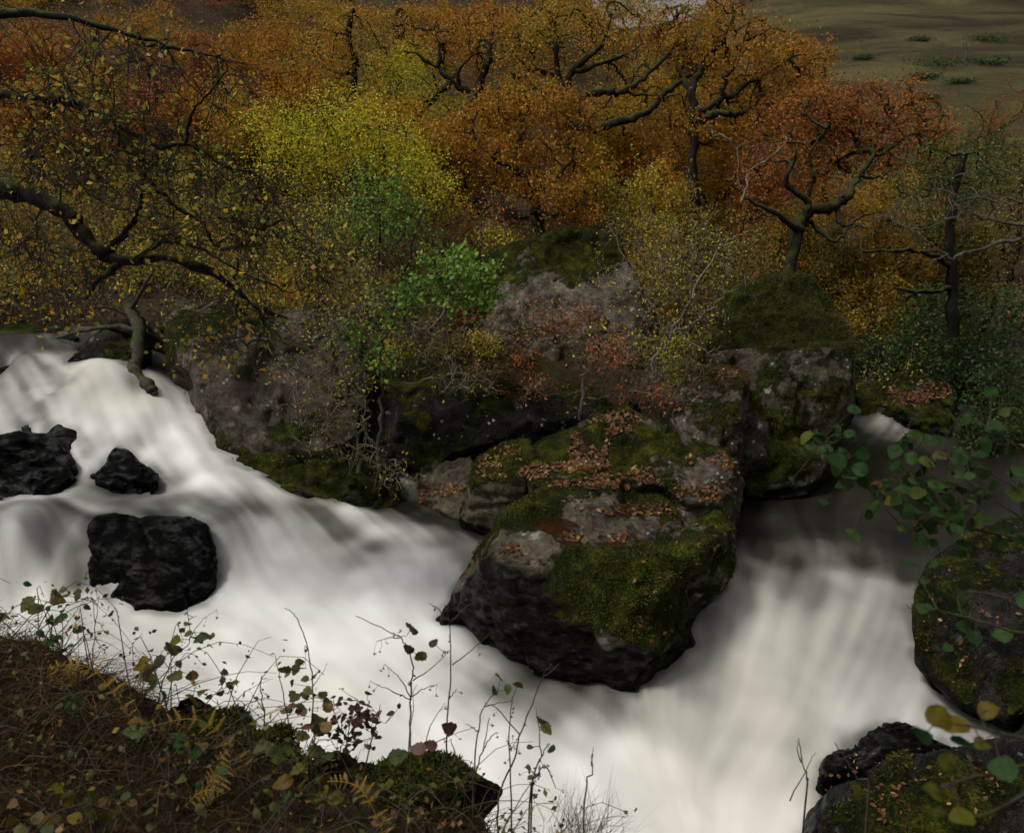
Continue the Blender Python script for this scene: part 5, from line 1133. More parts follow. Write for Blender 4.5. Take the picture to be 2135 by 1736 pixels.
# ------------------------------------------------------------------ fallen leaves
def flat_leaves(pts, nrm, L, rng, lift=.006):
    n = len(pts)
    nr = nrm + unit(n, rng) * .35; nr /= np.linalg.norm(nr, axis=1, keepdims=True)
    d = np.cross(nr, unit(n, rng)); d /= np.linalg.norm(d, axis=1, keepdims=True); s = np.cross(nr, d)
    L = L[:, None]; p = pts + nrm * lift + nr * rng.uniform(0, .012, (n, 1))
    curl = rng.uniform(-.1, .35, (n, 1))
    V = np.stack([p - d * L * .5 + nr * L * curl * .4, p + s * L * .3 + nr * L * curl * .5, p - s * L * .3 + nr * L * curl * .5, p + d * L * .5 + nr * L * curl * .4, p + d * L * .1], 1).reshape(-1, 3)
    i = np.arange(n)[:, None] * 5
    return V, np.concatenate([i + np.array(t) for t in ([0, 4, 1], [4, 3, 1], [0, 2, 4], [4, 2, 3])])

def litter(areas, label, L, seed, water=None):
    rng = np.random.default_rng(seed); P_, N_ = [], []
    for (u, v, ru, rv, n) in areas:
        for _ in range(n):
            a, r = rng.uniform(0, 2 * np.pi), math.sqrt(rng.uniform()) 
            loc, nr = hit(u + math.cos(a) * r * ru, v + math.sin(a) * r * rv)
            if loc is None or nr[2] < .25: continue
            if fbm(loc[None], 3.0, 2, seed)[0] < -.28: continue
            P_.append(loc); N_.append(nr)
    if not P_: return
    P_, N_ = np.array(P_), np.array(N_)
    V, F = flat_leaves(P_, N_, rng.uniform(L * .6, L * 1.15, len(P_)), rng)
    tag(link('fallen_leaves', mesh_np('fallen_leaves', V, F, MAT['lf_litter'], {'rnd': np.repeat(rng.uniform(0, 1, len(P_)), 5)})), label, 'leaves', kind='stuff')
litter([(1230, 940, 45, 55, 380), (1180, 985, 100, 22, 520), (1270, 985, 60, 28, 320), (1280, 880, 60, 25, 180), (1340, 995, 40, 25, 80)], 'drift of red-brown leaves filling the gully behind the midstream boulder', .07, 200)
litter([(1330, 1062, 100, 14, 120), (1150, 1055, 40, 8, 40), (1300, 1125, 40, 14, 60), (1185, 1120, 26, 9, 30), (1450, 1030, 60, 20, 90), (1250, 1012, 130, 8, 150), (1390, 1290, 60, 90, 40), (1480, 1120, 40, 40, 20)], 'brown leaves strewn over the top of the midstream boulder', .065, 201)
litter([(920, 1020, 60, 14, 260), (860, 1030, 40, 22, 160), (1040, 950, 50, 25, 120), (1030, 980, 40, 20, 60)], 'brown leaves caught on the waterworn slab', .065, 202)
litter([(1090, 795, 140, 40, 420), (1020, 750, 90, 30, 220), (1250, 800, 80, 30, 200), (1380, 830, 80, 30, 200), (1150, 690, 80, 20, 90), (1090, 700, 50, 20, 80)], 'red-brown leaves lying along the ledges under the russet sapling', .065, 203)
litter([(1500, 775, 60, 14, 240), (1480, 960, 60, 20, 90), (1510, 1010, 40, 40, 80)], 'rusty leaves on the square-edged boulder', .065, 204)
litter([(1920, 815, 70, 20, 300), (1880, 830, 60, 20, 120)], 'patch of brown leaves on the flat slab above the far rapids', .07, 205)
litter([(2020, 1300, 110, 130, 70), (1900, 1640, 200, 80, 150)], 'few pale leaves dotted over the right-hand mossy rocks', .045, 206)
litter([(680, 955, 120, 20, 60), (640, 800, 100, 100, 25), (450, 670, 70, 20, 40)], 'few brown leaves on the mossy shelf', .055, 207)
# leaves on the wooded ground
n = 16000
x = rg.uniform(-14, 13, n); y = rg.uniform(12.5, 22, n); z = ground_z(x, y)
kk = z > I(x, [-8, 0, 4, 6, 10], [2.3, 1.9, 1.6, .95, .95]); p = np.stack([x, y, z + .01], -1)[kk]
V, F = flat_leaves(p, np.tile([0, 0, 1.], (len(p), 1)), rg.uniform(.05, .09, len(p)), rg)
tag(link('fallen_leaves', mesh_np('fallen_leaves', V, F, MAT['lf_litter'], {'rnd': np.repeat(rg.uniform(0, 1, len(p)), 5)})), 'brown leaf litter on the woodland floor', 'leaves', kind='stuff')
n = 420
x = rg.uniform(-4, .4, n); yn, zn = crest(x); y = yn - rg.uniform(-.1, 2.0, n); z = ground_z(x, y)
p = np.stack([x, y, z + .01], -1)[z > 1.8]
V, F = flat_leaves(p, np.tile([0, 0, 1.], (len(p), 1)), rg.uniform(.025, .05, len(p)), rg, .012)
tag(link('fallen_leaves', mesh_np('fallen_leaves', V, F, MAT['lf_litter'], {'rnd': np.repeat(rg.uniform(0, 1, len(p)), 5)})), 'dead leaves among the near bank grass', 'leaves', kind='stuff')

# ------------------------------------------------------------------ near leaves as parts
def leaf_shape(seed, serr=.05, wide=.36, lobed=False, droop=.25, fold=.18):
    rng = np.random.default_rng(seed); m = 9
    t = np.linspace(0, 1, m)
    w = wide * np.sin(np.pi * t ** .8) ** .75 * (1 + (.12 * np.where(np.arange(m) % 2, 1, -1) if lobed else serr * np.where(np.arange(m) % 2, 1, -1)))
    w[0] = .02; w[-1] = 0.004
    z = -droop * t ** 2 + .03 * np.sin(t * 9 + rng.uniform(0, 6))
    c = np.stack([0 * t, t, z], -1)
    wl = w * rng.uniform(.85, 1.05); wr = w * rng.uniform(.85, 1.05)
    rip = rng.normal(0, .018, m)
    l = np.stack([-wl, t - .04 * np.sin(np.pi * t), z + fold * wl + rip], -1); r = np.stack([wr, t - .04 * np.sin(np.pi * t), z + fold * wr - rip], -1)
    V = np.concatenate([l, c, r]); F = []
    for k in range(m - 1):
        F += [[k, m + k, m + k + 1, k + 1], [m + k, 2*m + k, 2*m + k + 1, m + k + 1]]
    return V, np.array(F)
LEAVES = {}
def leaf_data(kind, mat, k):
    key = (kind, mat, k)
    if key not in LEAVES:
        sh = {'bramble': dict(serr=.10, wide=.36, droop=.25), 'alder': dict(serr=.05, wide=.44, droop=.12, fold=.12), 'oak': dict(lobed=True, wide=.3, droop=.3), 'small': dict(serr=.03, wide=.3, droop=.3, fold=.3)}[kind]
        V, F = leaf_shape(hash(kind) % 97 * 0 + k * 7 + len(kind), **sh)
        LEAVES[key] = mesh_np('leaf', V, F, MAT[mat], smooth=True)
    return LEAVES[key]

def put_leaf(parent, pos, size, mat, kind, rng, face=None, name='leaf', flatn=None):
    o = bpy.data.objects.new(name, leaf_data(kind, mat, int(rng.integers(4)))); COL.objects.link(o); o.parent = parent
    d = np.array([rng.normal(), rng.normal() * .5, -.15 + rng.normal() * .45]); d /= np.linalg.norm(d)
    up = np.array([0, -.55, .8]) + rng.normal(0, .45, 3) if flatn is None else flatn + rng.normal(0, .2, 3)
    x = np.cross(d, up); x /= np.linalg.norm(x); zz = np.cross(x, d)
    R = Matrix(((x[0], d[0], zz[0]), (x[1], d[1], zz[1]), (x[2], d[2], zz[2])))
    pl = np.array(parent.location) if parent is not None else 0
    p = np.asarray(pos) - d * size * .5 - pl
    o.matrix_local = Matrix.Translation(Vector(p)) @ R.to_4x4() @ Matrix.Scale(size, 4)
    return o

def zq(box, zx, zy):            # a point of an enlarged view back to frame units
    u0, v0 = {7: (68.3, 1101.7), 8: (725.9, 1101.7), 9: (1366.4, 1101.7), 6: (1366.4, 597.8)}[box]
    return u0 + .3296 * zx, v0 + .3296 * zy

def plant(name, label, box, y, stems, leaves=(), mat='leaf_bramble', kind='bramble', cat='plant', group=None, seed=0, r=.0032, stem_mat='stem', root=True, seeds=0, extra=None):
    rng = np.random.default_rng(seed)
    conv = lambda q: P(*zq(box, q[0], q[1]), y + (q[2] if len(q) > 2 else 0))
    S = [np.array([conv(q) for q in st]) for st in stems]
    b = S[0][0]; t = thing(name, b, label, cat, group)
    tips = []
    for k, st in enumerate(S):
        if root and k == 0:      # run the main stem down to the soil
            g0 = float(ground_z(np.array([st[0, 0]]), np.array([st[0, 1]]))[0])
            if g0 < st[0, 2]: st = np.vstack([[st[0, 0], st[0, 1] - .02, max(g0, st[0, 2] - .9) - .02], st])
        pts = smooth_path(st, 5, .0016, rng)
        g = Geo(); rr = r * (1 if k == 0 else .6)
        V, F = tube(pts, np.linspace(rr, rr * .35, len(pts)), 5); g.add(V, F); g.build('stem', MAT[stem_mat], t, True); tips.append(pts)
    allp = np.concatenate(tips)
    g = Geo()
    for (zx, zy, px, *rest) in leaves:
        m = rest[0] if rest else mat
        p = conv((zx, zy)) + np.array([0, rng.normal() * .03, 0]); s = px * 3.1 * .3296 * y / FPX
        put_leaf(t, p, s, m, kind, rng)
        j = np.argmin(((allp - p)**2).sum(1)); q = allp[j]
        if np.linalg.norm(q - p) < .35:
            mid = (p + q) / 2 + rng.normal(0, .006, 3); V, F = tube(np.array([q, mid, p]), np.array([.0016, .0012, .0009]), 4); g.add(V, F)
    if seeds:
        for st in tips:
            for _ in range(seeds):
                p = st[rng.integers(len(st) // 2, len(st))]; e = p + rng.normal(0, .016, 3) - np.array([0, 0, .012])
                V, F = tube(np.array([p, (p + e) / 2 + rng.normal(0, .003, 3), e]), np.array([.0008, .0007, .0006]), 3); g.add(V, F)
                d = unit(5, rng) * .0042; cv = np.concatenate([e + d, e - d]); 
                V, F = leaf_tris(np.repeat(e[None], 5, 0), .008, .8, rng, .4); g.add(V, F)
    g.build('stalks', MAT[stem_mat], t, False, 'stuff')
    return t

BR = 'brambles along the near bank'
plant('bramble', 'bramble with a leaning stem and cluster of grey-green leaves over the foam', 7, 3.0, [[(800, 1070), (850, 900), (900, 800), (990, 720), (985, 580), (965, 450)], [(990, 700), (1060, 590), (1160, 510)], [(985, 580), (1010, 560), (1040, 550)], [(860, 880), (780, 800), (690, 850)]],
   [(960, 620, 24), (935, 655, 20), (990, 650, 22), (1080, 670, 40), (1120, 690, 24), (905, 690, 34, 'leaf_yellow'), (890, 750, 52), (1040, 710, 44), (840, 770, 28, 'leaf_yellow'), (690, 840, 48, 'leaf_yellow'), (780, 860, 38), (710, 900, 48), (790, 930, 36), (710, 960, 44), (920, 860, 22), (890, 930, 46), (990, 950, 36), (660, 1010, 36, 'leaf_yellow')], group=BR, seed=1, seeds=2)
plant('bramble', 'low bramble spray with small paired leaves beside the foam edge', 7, 2.95, [[(1090, 1130), (1190, 1010), (1190, 940)], [(1180, 1020), (1255, 990)], [(1280, 1090), (1360, 1020), (1520, 940)], [(830, 1060), (1000, 980), (1130, 940)]], [(1185, 950, 22), (1190, 978, 20), (1255, 990, 28), (1230, 1020, 22), (1050, 1020, 40), (1070, 1050, 40), (1110, 1060, 25), (1180, 1060, 22)], group=BR, seed=2, seeds=3)
plant('bramble', 'tall arching bramble cane with small leaves at its middle', 7, 2.8, [[(1770, 1190), (1770, 950), (1740, 760), (1690, 600), (1640, 530), (1595, 500)], [(1770, 1000), (1820, 930), (1865, 850)], [(1745, 780), (1720, 740), (1730, 880)]],
   [(1595, 880, 32), (1680, 865, 24), (1650, 915, 28), (1600, 935, 28), (1780, 930, 38), (1715, 960, 22), (1755, 990, 28), (1660, 1050, 44), (1720, 1060, 24), (1635, 1000, 25, 'leaf_red'), (1820, 1070, 32), (1860, 1120, 38)], group=BR, seed=3)
plant('bramble', 'straight dark bramble cane with large dull grey-brown leaves at its foot', 7, 2.72, [[(1680, 1650), (1640, 1350), (1590, 1080), (1560, 930), (1530, 800)], [(1640, 1350), (1720, 1260), (1800, 1240)]], [(1700, 1130, 30), (1590, 1160, 36), (1720, 1220, 56), (1790, 1290, 60), (1850, 1240, 40), (1700, 1330, 36), (1650, 1110, 30, 'leaf_red'), (1700, 1140, 36, 'leaf_red')], group=BR, seed=4)
plant('bramble', 'bramble with big yellow-green leaves at the bottom of the bank', 7, 2.45, [[(1690, 1740), (1660, 1600), (1640, 1450)], [(1860, 1740), (1850, 1600), (1820, 1450)]], [(1600, 1560, 50), (1680, 1500, 38), (1700, 1610, 44), (1820, 1670, 30), (1910, 1690, 48), (1550, 1470, 34), (1850, 1570, 26), (1860, 1620, 24), (1780, 1700, 40), (1500, 1650, 30)], mat='leaf_yellow', group=BR, seed=5)
plant('bramble', 'low bramble with broad pale green-brown leaves between fern and red bush', 7, 2.65, [[(1500, 1500), (1480, 1420), (1450, 1360)], [(1800, 1560), (1790, 1500), (1780, 1450)]], [(1450, 1360, 46), (1540, 1370, 46), (1600, 1400, 36), (1780, 1450, 46), (1850, 1470, 38), (1380, 1240, 28, 'leaf_yellow'), (1300, 1300, 22), (1120, 1450, 34), (940, 1320, 30), (1070, 1390, 30)], group=BR, seed=6)
plant('bramble', 'bramble shoot with one large half-yellow leaf above the dry grass', 7, 2.75, [[(700, 1660), (740, 1400), (760, 1260)], [(745, 1380), (680, 1290), (630, 1280)]], [(630, 1300, 66, 'leaf_near_green'), (750, 1205, 44), (660, 1200, 40), (600, 1110, 32), (930, 1400, 30), (970, 1390, 30), (610, 1455, 30), (580, 1630, 34), (420, 1600, 44, 'leaf_near_green')], mat='leaf_yellow', group=BR, seed=7)
plant('tall_stem', 'tall thin dark stem with curled tendrils rising from the dry grass', 7, 3.0, [[(360, 1420), (365, 1000), (385, 750), (395, 600), (370, 430)], [(395, 600), (410, 500), (405, 390)], [(400, 700), (470, 800)], [(395, 590), (430, 600), (438, 630)], [(372, 440), (340, 435)]], [(340, 1030, 32), (410, 1090, 28), (330, 1110, 36), (410, 1150, 28), (430, 1010, 28)], mat='leaf_yellow', seed=8, seeds=3)
plant('bramble', 'bramble spray with toothed leaves hanging over the foam above the dry grass', 7, 3.3, [[(90, 900), (95, 760), (210, 610), (300, 490)], [(0, 560), (140, 480), (300, 460), (350, 490)], [(150, 690), (280, 600), (340, 565)], [(140, 480), (190, 400)], [(280, 460), (285, 410)]], [(180, 390, 24), (210, 410, 24), (150, 400, 22), (280, 400, 24), (305, 410, 20), (130, 460, 44), (40, 490, 40), (300, 460, 20), (350, 490, 18), (-30, 470, 40), (20, 870, 36, 'leaf_yellow'), (180, 570, 12), (130, 575, 12)], group=BR, seed=9)
BK = [('leaf_bramble', 'low bramble seedling with dull olive leaves in the bank grass'), ('leaf_yellow', 'low bramble seedling with yellowing leaves in the bank grass'), ('leaf_near_green', 'low bramble seedling with dark green leaves in the bank grass')]
rk = np.random.default_rng(404)
for k in range(38):
    x0 = rk.uniform(-2.6, -.1); yn, zn = crest(x0); y0 = float(yn) - rk.uniform(.05, 1.2); z0_ = float(ground_z(np.array([x0]), np.array([y0]))[0])
    mt, lab = BK[[0, 1, 2, 0, 2][k % 5]]
    t = thing('bramble_seedling', (x0, y0, z0_), lab, 'plant', 'bramble seedlings on the near bank'); h = rk.uniform(.12, .3)
    top = np.array([x0 + rk.normal() * .06, y0 + rk.normal() * .05, z0_ + h]); g = Geo()
    st = smooth_path([[x0, y0, z0_ - .02], [(x0 + top[0]) / 2 + .01, (y0 + top[1]) / 2, z0_ + h * .55], top], 5); V, F = tube(st, np.linspace(.003, .0012, len(st)), 5); g.add(V, F); g.build('stem', MAT['stem'], t, True)
    for j in range(int(rk.integers(4, 9))):
        put_leaf(t, st[rk.integers(3, len(st))] + rk.normal(0, .045, 3) + [0, 0, .02], rk.uniform(.028, .058), mt, 'bramble', rk)
n = 420
x = rk.uniform(-3.2, .3, n); yn, zn = crest(x); y = yn - rk.uniform(-.1, 1.3, n) ** 1.0; z = ground_z(x, y); k_ = z > 1.8
b0 = np.stack([x, y, z], -1)[k_]; a = rk.uniform(0, 2 * np.pi, len(b0)); L_ = rk.uniform(.15, .6, len(b0)); hd = np.stack([np.cos(a), np.sin(a) * .6, 0 * a], -1) * L_[:, None]
tt = np.linspace(0, 1, 6)[None, :, None]; hh = rk.uniform(.25, .8, len(b0)) * L_
pts = b0[:, None] + hd[:, None] * tt + np.array([0, 0, 1.]) * (hh[:, None, None] * np.sin(tt * rk.uniform(1.6, 2.9, (len(b0), 1, 1)))) + rk.normal(0, .006, (len(b0), 6, 3)) * tt
V, F = tube_batch(pts, np.linspace(.0026, .0010, 6)[None].repeat(len(b0), 0), 4)
tag(link('bramble_canes', mesh_np('bramble_canes', V, F, MAT['stem'])), 'tangle of thin dark arching canes over the near bank', 'brambles', kind='stuff')
n = 2600
p = pts[rk.integers(len(pts), size=n), rk.integers(2, 6, size=n)] + rk.normal(0, .02, (n, 3))
V, F = leaf_tris(p, rk.uniform(.012, .034, n), .6, rk, .4)
tag(link('bramble_leaves', mesh_np('bramble_leaves', V, F, MAT['lf_bank'], {'rnd': np.repeat(rk.uniform(0, 1, n), 4)})), 'small brown and green leaves on the tangled bank canes', 'leaves', kind='stuff')
# red-leaved bush
rb = np.random.default_rng(33)
plant('bilberry_bush', 'small bush of dark wine-red leaves at the bank edge', 7, 2.85, [[(1985, 1420), (2000, 1280), (2015, 1180), (2060, 1080)], [(1990, 1350), (1930, 1230), (1900, 1150)], [(2000, 1300), (2080, 1220), (2150, 1200), (2230, 1230)], [(2010, 1200), (2110, 1140), (2140, 1090)], [(1990, 1380), (1920, 1330), (1880, 1300)], [(2010, 1350), (2120, 1330), (2180, 1280)]],
   [(2030 + rb.normal() * 95, 1220 + rb.normal() * 80, rb.uniform(13, 22)) for _ in range(110)], mat='leaf_red', kind='small', cat='bush', seed=10)
DS = 'dry bare stems on the near bank'
ST = [(8, 2.6, [[(390, 1660), (395, 1300), (400, 1000), (410, 880), (380, 760), (330, 690), (240, 640), (50, 550)], [(400, 1080), (330, 950), (235, 855)], [(410, 960), (530, 880), (640, 770)], [(395, 1080), (260, 1020), (145, 965)], [(330, 690), (260, 690), (180, 715)], [(400, 1060), (480, 1010), (565, 985)]], [(400, 620, 40), (400, 695, 30), (465, 760, 36), (540, 725, 26)], 'branching dry stem whose top arches far over the foam', 3),
      (8, 2.6, [[(620, 1660), (620, 1350), (635, 1100), (650, 850), (640, 600), (615, 480)], [(650, 590), (730, 510), (800, 460)], [(640, 580), (560, 500), (510, 470)], [(660, 860), (780, 770), (900, 655)], [(635, 1080), (690, 1010)]], [], 'straight dry stem forked three ways at the top', 1),
      (8, 2.5, [[(950, 1720), (1050, 1450), (1090, 1290), (1160, 1130), (1220, 960), (1335, 855)], [(1085, 1300), (940, 1140), (860, 1095)], [(1220, 970), (1245, 900)]], [], 'thick slanting dry cane leaning out over the water', 1),
      (8, 2.55, [[(795, 1610), (820, 1300), (860, 1120), (940, 1030)], [(830, 1280), (740, 1230)], [(860, 1120), (1030, 1090)]], [(960, 985, 30), (930, 1030, 34), (1070, 1000, 36), (1010, 1000, 26)], 'dry stem tipped with a few tan bramble leaves', 0),
      (8, 2.45, [[(1160, 1720), (1230, 1430), (1270, 1350)], [(1225, 1440), (1210, 1280), (1190, 1130)]], [(1275, 1330, 30, 'leaf_near_green'), (1250, 1230, 36), (1220, 1170, 38), (1150, 1380, 18)], 'thin stem with a ladder of small drooping leaves', 0),
      (8, 2.5, [[(1030, 1720), (1020, 1300), (1035, 1090)], [(1020, 1400), (1045, 1370)]], [], 'slim upright stem with beaded seed heads', 6),
      (8, 2.5, [[(790, 1620), (850, 1400), (895, 1190)], [(850, 1400), (920, 1300), (950, 1290)]], [], 'short forked bare twig beside the slanting cane', 1),
      (8, 2.7, [[(60, 1720), (150, 1350), (205, 1115)]], [], 'short straight broken cane next to the red bush', 0),
      (8, 2.4, [[(1495, 1730), (1545, 1550), (1540, 1420)], [(1540, 1500), (1550, 1380)]], [], 'lone thin twig standing clear of the bank', 0),
      (8, 2.45, [[(1150, 1740), (1200, 1560), (1250, 1500), (1310, 1640)], [(1200, 1560), (1130, 1520)]], [(1140, 1520, 16, 'leaf_red')], 'hooked dark stem hung with black seed heads', 9),
      (9, 2.3, [[(950, 1730), (960, 1580), (930, 1480), (905, 1320)], [(850, 1720), (930, 1560), (1010, 1415)], [(930, 1480), (900, 1430), (898, 1340)]], [], 'crossed pair of bare twigs at the water margin', 0),
      (9, 2.3, [[(1350, 1730), (1280, 1580), (1200, 1450), (1135, 1350)]], [], 'slanting snapped twig in front of the lower right rocks', 0),
      (7, 2.8, [[(1470, 1300), (1460, 1150), (1440, 1000), (1450, 930)], [(1470, 1250), (1540, 1180), (1600, 1100)], [(1460, 1150), (1400, 1060)]], [], 'wispy bare sprig at the foam edge left of the tall cane', 3),
      (8, 2.55, [[(690, 1580), (680, 1450), (650, 1330)], [(480, 1400), (600, 1330), (800, 1250)], [(480, 1400), (520, 1250), (610, 1100)]], [(640, 1290, 46, 'leaf_red'), (450, 1320, 42, 'leaf_red'), (320, 1400, 50), (520, 1360, 36, 'leaf_red')], 'tangled side shoots with wind-blurred brown leaves', 2)]
for k, (bx_, y, st, lv, lab, sd) in enumerate(ST): plant('dry_stem', lab, bx_, y, st, lv, cat='stem', group=DS, seed=20 + k, seeds=sd, r=.0042)

# ferns
def fern(label, box, y, rach, n, plen, side, seed, pts=None):
    rng = np.random.default_rng(seed)
    if pts is None: pts = smooth_path([P(*zq(box, a, b), y) for a, b in rach], 8)
    t = thing('fern_frond', pts[0], label, 'fern', 'golden ferns on the near bank')
    g = Geo(); V, F = tube(pts, np.linspace(.003, .0008, len(pts)), 5); g.add(V, F); g.build('stem', MAT['fern'], t, True)
    for k in range(n):
        f = (k + .7) / (n + .5); i = f * (len(pts) - 1); a = pts[int(i)]; tg = pts[min(int(i) + 1, len(pts) - 1)] - pts[int(i)]; tg /= np.linalg.norm(tg) + 1e-9
        for sgn in (1, -1):
            sd = np.cross(tg, np.array([0, -.8, .5])); sd /= np.linalg.norm(sd)
            d = sgn * sd * (1 if sgn == side else .45) + tg * .35 - np.array([0, 0, .12]); d /= np.linalg.norm(d)
            L = plen * math.sin(math.pi * (f * .75 + .2)) * rng.uniform(.85, 1.1) * (1 if sgn == side else .6)
            m = 12; V, F = [], []
            w = np.cross(d, np.array([0, -.7, .7])); w /= np.linalg.norm(w)
            for j in range(m):
                c = d * L * j / m - np.array([0, 0, 1]) * L * .22 * (j / m) ** 2; wl = L * .17 * (1 - j / m) ** .7 + .0015
                for s2 in (1, -1):
                    b = len(V); V += [c, c + d * L * .055, c + d * L * .05 + s2 * w * wl]; F.append([b, b + 1, b + 2])
            child('pinna', np.array(V) + a, np.array(F), MAT['fern'], t)
fern('upright golden fern frond at the bottom of the bank', 7, 2.5, [(1040, 1720), (1110, 1620), (1150, 1540), (1190, 1450), (1240, 1390)], 9, .075, 1, 1)
fern('arching golden fern frond over the dry grass', 7, 3.05, [(-20, 1060), (60, 960), (160, 900), (260, 890), (350, 920)], 14, .10, 1, 2)
fern('withered low fern frond at the frame bottom', 7, 2.45, [(960, 1760), (1040, 1680), (1120, 1650), (1200, 1670)], 8, .05, 1, 3)

rf = np.random.default_rng(515)
for k in range(3):
    x0 = rf.uniform(-2.3, -.4); y0 = float(crest(x0)[0]) - rf.uniform(.15, .8); z0_ = float(ground_z(np.array([x0]), np.array([y0]))[0])
    a = rf.uniform(-.4, 3.5); L = rf.uniform(.25, .42); dx, dy = math.cos(a) * L, math.sin(a) * L * .5
    fern('small golden fern frond drooping in the bank grass', 7, 0, None, int(rf.integers(9, 14)), rf.uniform(.05, .085), 1, 30 + k,
         pts=smooth_path([[x0, y0, z0_], [x0 + dx * .4, y0 + dy * .4, z0_ + L * .6], [x0 + dx, y0 + dy, z0_ + L * .55]], 8))
# near alder twigs on the right
def leafy(label, y, stems, n, seed, size=.058, mat='leaf_near_green', spots=(), sp=.06, name='alder_branch'):
    rng = np.random.default_rng(seed); S = [smooth_path([P(a, b, y + (c[0] if c else 0)) for a, b, *c in st], 6, .002, rng) for st in stems]
    t = thing(name, S[0][0], label, 'branch')
    for k, pts in enumerate(S):
        g = Geo(); V, F = tube(pts, np.linspace(.006 if k == 0 else .004, .0012, len(pts)), 6); g.add(V, F); g.build('stem', MAT['twig'], t, True)
    allp = np.concatenate(S)
    g = Geo()
    def stalk(p):
        q = allp[np.argmin(((allp - p)**2).sum(1))]; V, F = tube(np.array([q, (p + q) / 2 + rng.normal(0, .008, 3) + [0, 0, .008], p]), np.array([.0016, .0012, .0009]), 4); g.add(V, F)
    for k in range(n):
        p = allp[rng.integers(3, len(allp))] + rng.normal(0, sp, 3); stalk(p)
        put_leaf(t, p, size * rng.uniform(.55, 1.15), mat, 'alder', rng)
    for (a, b, m, s) in spots:
        p = P(a, b, y + rng.normal() * .04); stalk(p); put_leaf(t, p, size * s, m, 'alder', rng)
    g.build('leaf_stalks', MAT['twig'], t, False, 'stuff')
    return t
sp6 = [(1030, 970), (1070, 1030), (1185, 1060), (1150, 1150), (1210, 1250), (1290, 1150), (1230, 1190), (1560, 1000), (1510, 1040), (1600, 950), (1700, 960), (1640, 940), (1480, 1220), (1600, 1220), (1500, 1350), (1620, 1430), (1400, 1330), (1720, 1110), (1780, 1250), (1850, 1140), (1950, 1060), (2050, 1060), (1900, 830), (1960, 840), (1930, 1190), (2000, 1250), (1860, 1350), (1950, 1400), (2050, 1310), (2080, 1180), (1700, 1330), (1780, 1430), (1900, 1480), (2000, 1500), (2080, 1450), (1690, 1610), (1920, 1680), (2000, 1150), (2090, 1000)]
leafy('alder branch of fresh green leaves hanging across the still dark pool', 2.4, [[(2420, 1180), (2250, 1150), (2065, 1110), (1926, 1086), (1850, 1050), (1790, 1000), (1740, 960), (1715, 920)], [(2250, 1150), (2120, 1020), (2000, 960), (1900, 925)], [(2200, 1130), (2080, 1050), (1960, 1010), (1860, 990)], [(2065, 1110), (1980, 1140), (1930, 1180)], [(2300, 1160), (2150, 960), (2060, 890)], [(1926, 1086), (1880, 1100), (1850, 1060)]],
      150, 91, size=.056, spots=[zq(6, a, b) + ('leaf_near_green', 1.0) for a, b in sp6] + [zq(6, 1880, 1250) + ('leaf_yellow', .8), zq(6, 1400, 1250) + ('leaf_fallen', .7)])
leafy('alder twig of dim green leaves in front of the huge dark boulder', 1.75, [[(2420, 1420), (2250, 1350), (2100, 1310), (1990, 1280), (1920, 1265)], [(2250, 1350), (2100, 1250), (2010, 1230)]], 8, 92, spots=[(1926, 1266, 'leaf_near_green', 1.1), (2015, 1276, 'leaf_near_green', 1), (2010, 1306, 'leaf_near_green', .9), (2034, 1326, 'leaf_near_green', .8), (1976, 1349, 'leaf_near_green', .7), (2060, 1250, 'leaf_near_green', 1)], size=.05)
leafy('out-of-focus twig of yellow and olive leaves over the lower right rocks', 1.15, [[(2420, 1640), (2250, 1580), (2100, 1530), (1960, 1500)], [(2250, 1590), (2100, 1600), (1960, 1640)], [(2200, 1620), (2050, 1700), (1950, 1690)]], 4, 93, spots=[(1958, 1497, 'leaf_yellow', 1), (1993, 1510, 'leaf_yellow', 1), (1925, 1534, 'leaf_near_green', .9), (2010, 1546, 'leaf_near_green', 1), (2050, 1545, 'leaf_yellow', .8), (1976, 1590, 'leaf_yellow', .8), (1946, 1648, 'leaf_yellow', .9), (2060, 1480, 'leaf_yellow', .8), (2090, 1600, 'leaf_near_green', 1)], size=.046, mat='leaf_yellow', sp=.05)

# single leaves one can pick out on the midstream boulder
rs = np.random.default_rng(55); cnt_ = 0
for (u, v, ru, rv, n) in [(1065, 1148, 30, 14, 24), (1095, 1175, 45, 9, 12), (1190, 1115, 28, 10, 14), (1295, 1125, 40, 14, 24), (1380, 1230, 90, 120, 22), (1250, 1060, 130, 25, 22)]:
    for _ in range(n):
        a, r = rs.uniform(0, 2 * np.pi), math.sqrt(rs.uniform()); loc, nr = hit(u + math.cos(a) * r * ru, v + math.sin(a) * r * rv)
        if loc is None or nr[2] < .2: continue
        o = put_leaf(None, loc + nr * .02, rs.uniform(.04, .07), 'leaf_fallen', 'oak', rs, name='fallen_leaf', flatn=nr)
        tag(o, 'single fallen brown leaf lying on the mossy midstream boulder', 'leaf', 'fallen leaves on the midstream boulder')

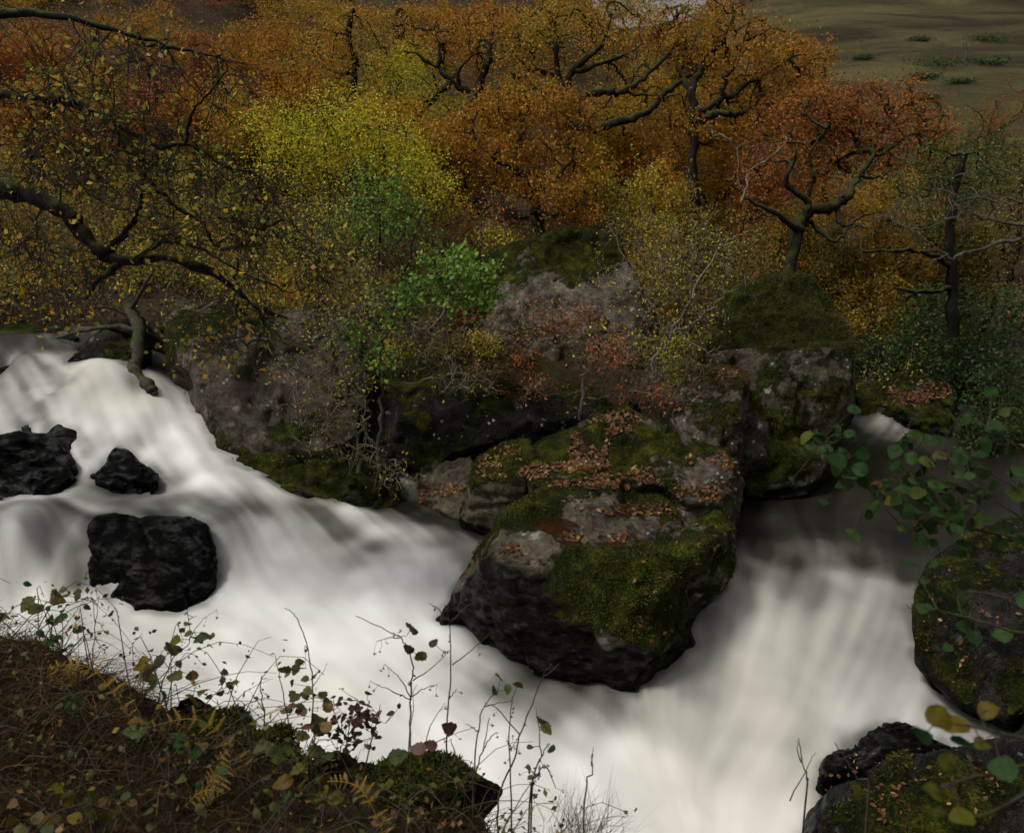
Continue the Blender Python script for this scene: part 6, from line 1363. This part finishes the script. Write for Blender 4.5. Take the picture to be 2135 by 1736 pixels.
# hillside bushes and bare thorns
def hill_pt(u, v):
    d = ray(u, v); lo, hi = 100., 600.
    for _ in range(40):
        m = (lo + hi) / 2; p = np.array([0, 0, CAM_Z]) + d * (m / d[1])
        if p[2] < hill_z(p[:1], p[1:2])[0]: hi = m
        else: lo = m
    return np.array([0, 0, CAM_Z]) + d * (lo / d[1])
for k, (u, v, w, h, lab) in enumerate([(1800, 123, 22, 5, 'small dark gorse patch low on the bare hillside'), (1960, 138, 62, 12, 'widest dark gorse patch across the bare hillside'), (1925, 162, 30, 7, 'dark gorse clump below the widest gorse patch'), (2000, 172, 28, 6, 'long thin gorse clump at the hill foot'), (1935, 205, 20, 5, 'low gorse tuft nearest the rust-red oak'), (1915, 85, 25, 6, 'gorse patch beside the bare thorn trees'), (2050, 84, 40, 5, 'dark scrub strip high on the hillside'), (2060, 132, 40, 9, 'dark gorse patch beside the widest gorse patch')]):
    c = hill_pt(u, v); s = c[1] / FPX; rr = np.random.default_rng(700 + k); n = 900
    p = c + rr.normal(0, 1, (n, 3)) * np.array([w * s * .42, w * s * .4, h * s * .35]) + np.array([0, 0, h * s * .25]); p[:, 2] = np.maximum(p[:, 2], hill_z(p[:, 0], p[:, 1]) - .1); 
    V, F = leaf_tris(p, rr.uniform(.5, 1.0, n), .6, rr)
    tag(link('gorse_bush', mesh_np('gorse_bush', V, F, MAT['lf_dark'], {'rnd': np.repeat(rr.uniform(0, 1, n), 4)})), lab, 'bush', 'gorse on the hillside')
for k, (u, v, h, lab) in enumerate([(1795, 102, 22, 'lone bare grey thorn tree on the open hillside'), (1955, 122, 34, 'tallest bare grey thorn tree above the widest gorse patch'), (1990, 122, 22, 'small bare thorn tree between two taller ones'), (2012, 122, 38, 'bare grey thorn tree at the end of the row above the gorse'), (1880, 75, 10, 'tiny dark thorn high on the hillside')]):
    c = hill_pt(u, v); s = c[1] / FPX; H = h * s
    tree('thorn_tree', lab, 'tree', [([c - np.array([0, 0, .3]), c + np.array([.05 * H, 0, H * .3]), c + np.array([0, 0, H * .6])], .035 * H, .02 * H)], [(c[0], c[1], c[2] + H * .68, H * .38, H * .33, H * .35, 60)], 'twig_grey', None, per=0, raw=True, seed=720 + k, twig_r=.012 * H * .5, twiglets=3, tw_len=.16 * H, tipr=.006 * H, group='bare thorn trees on the hillside')
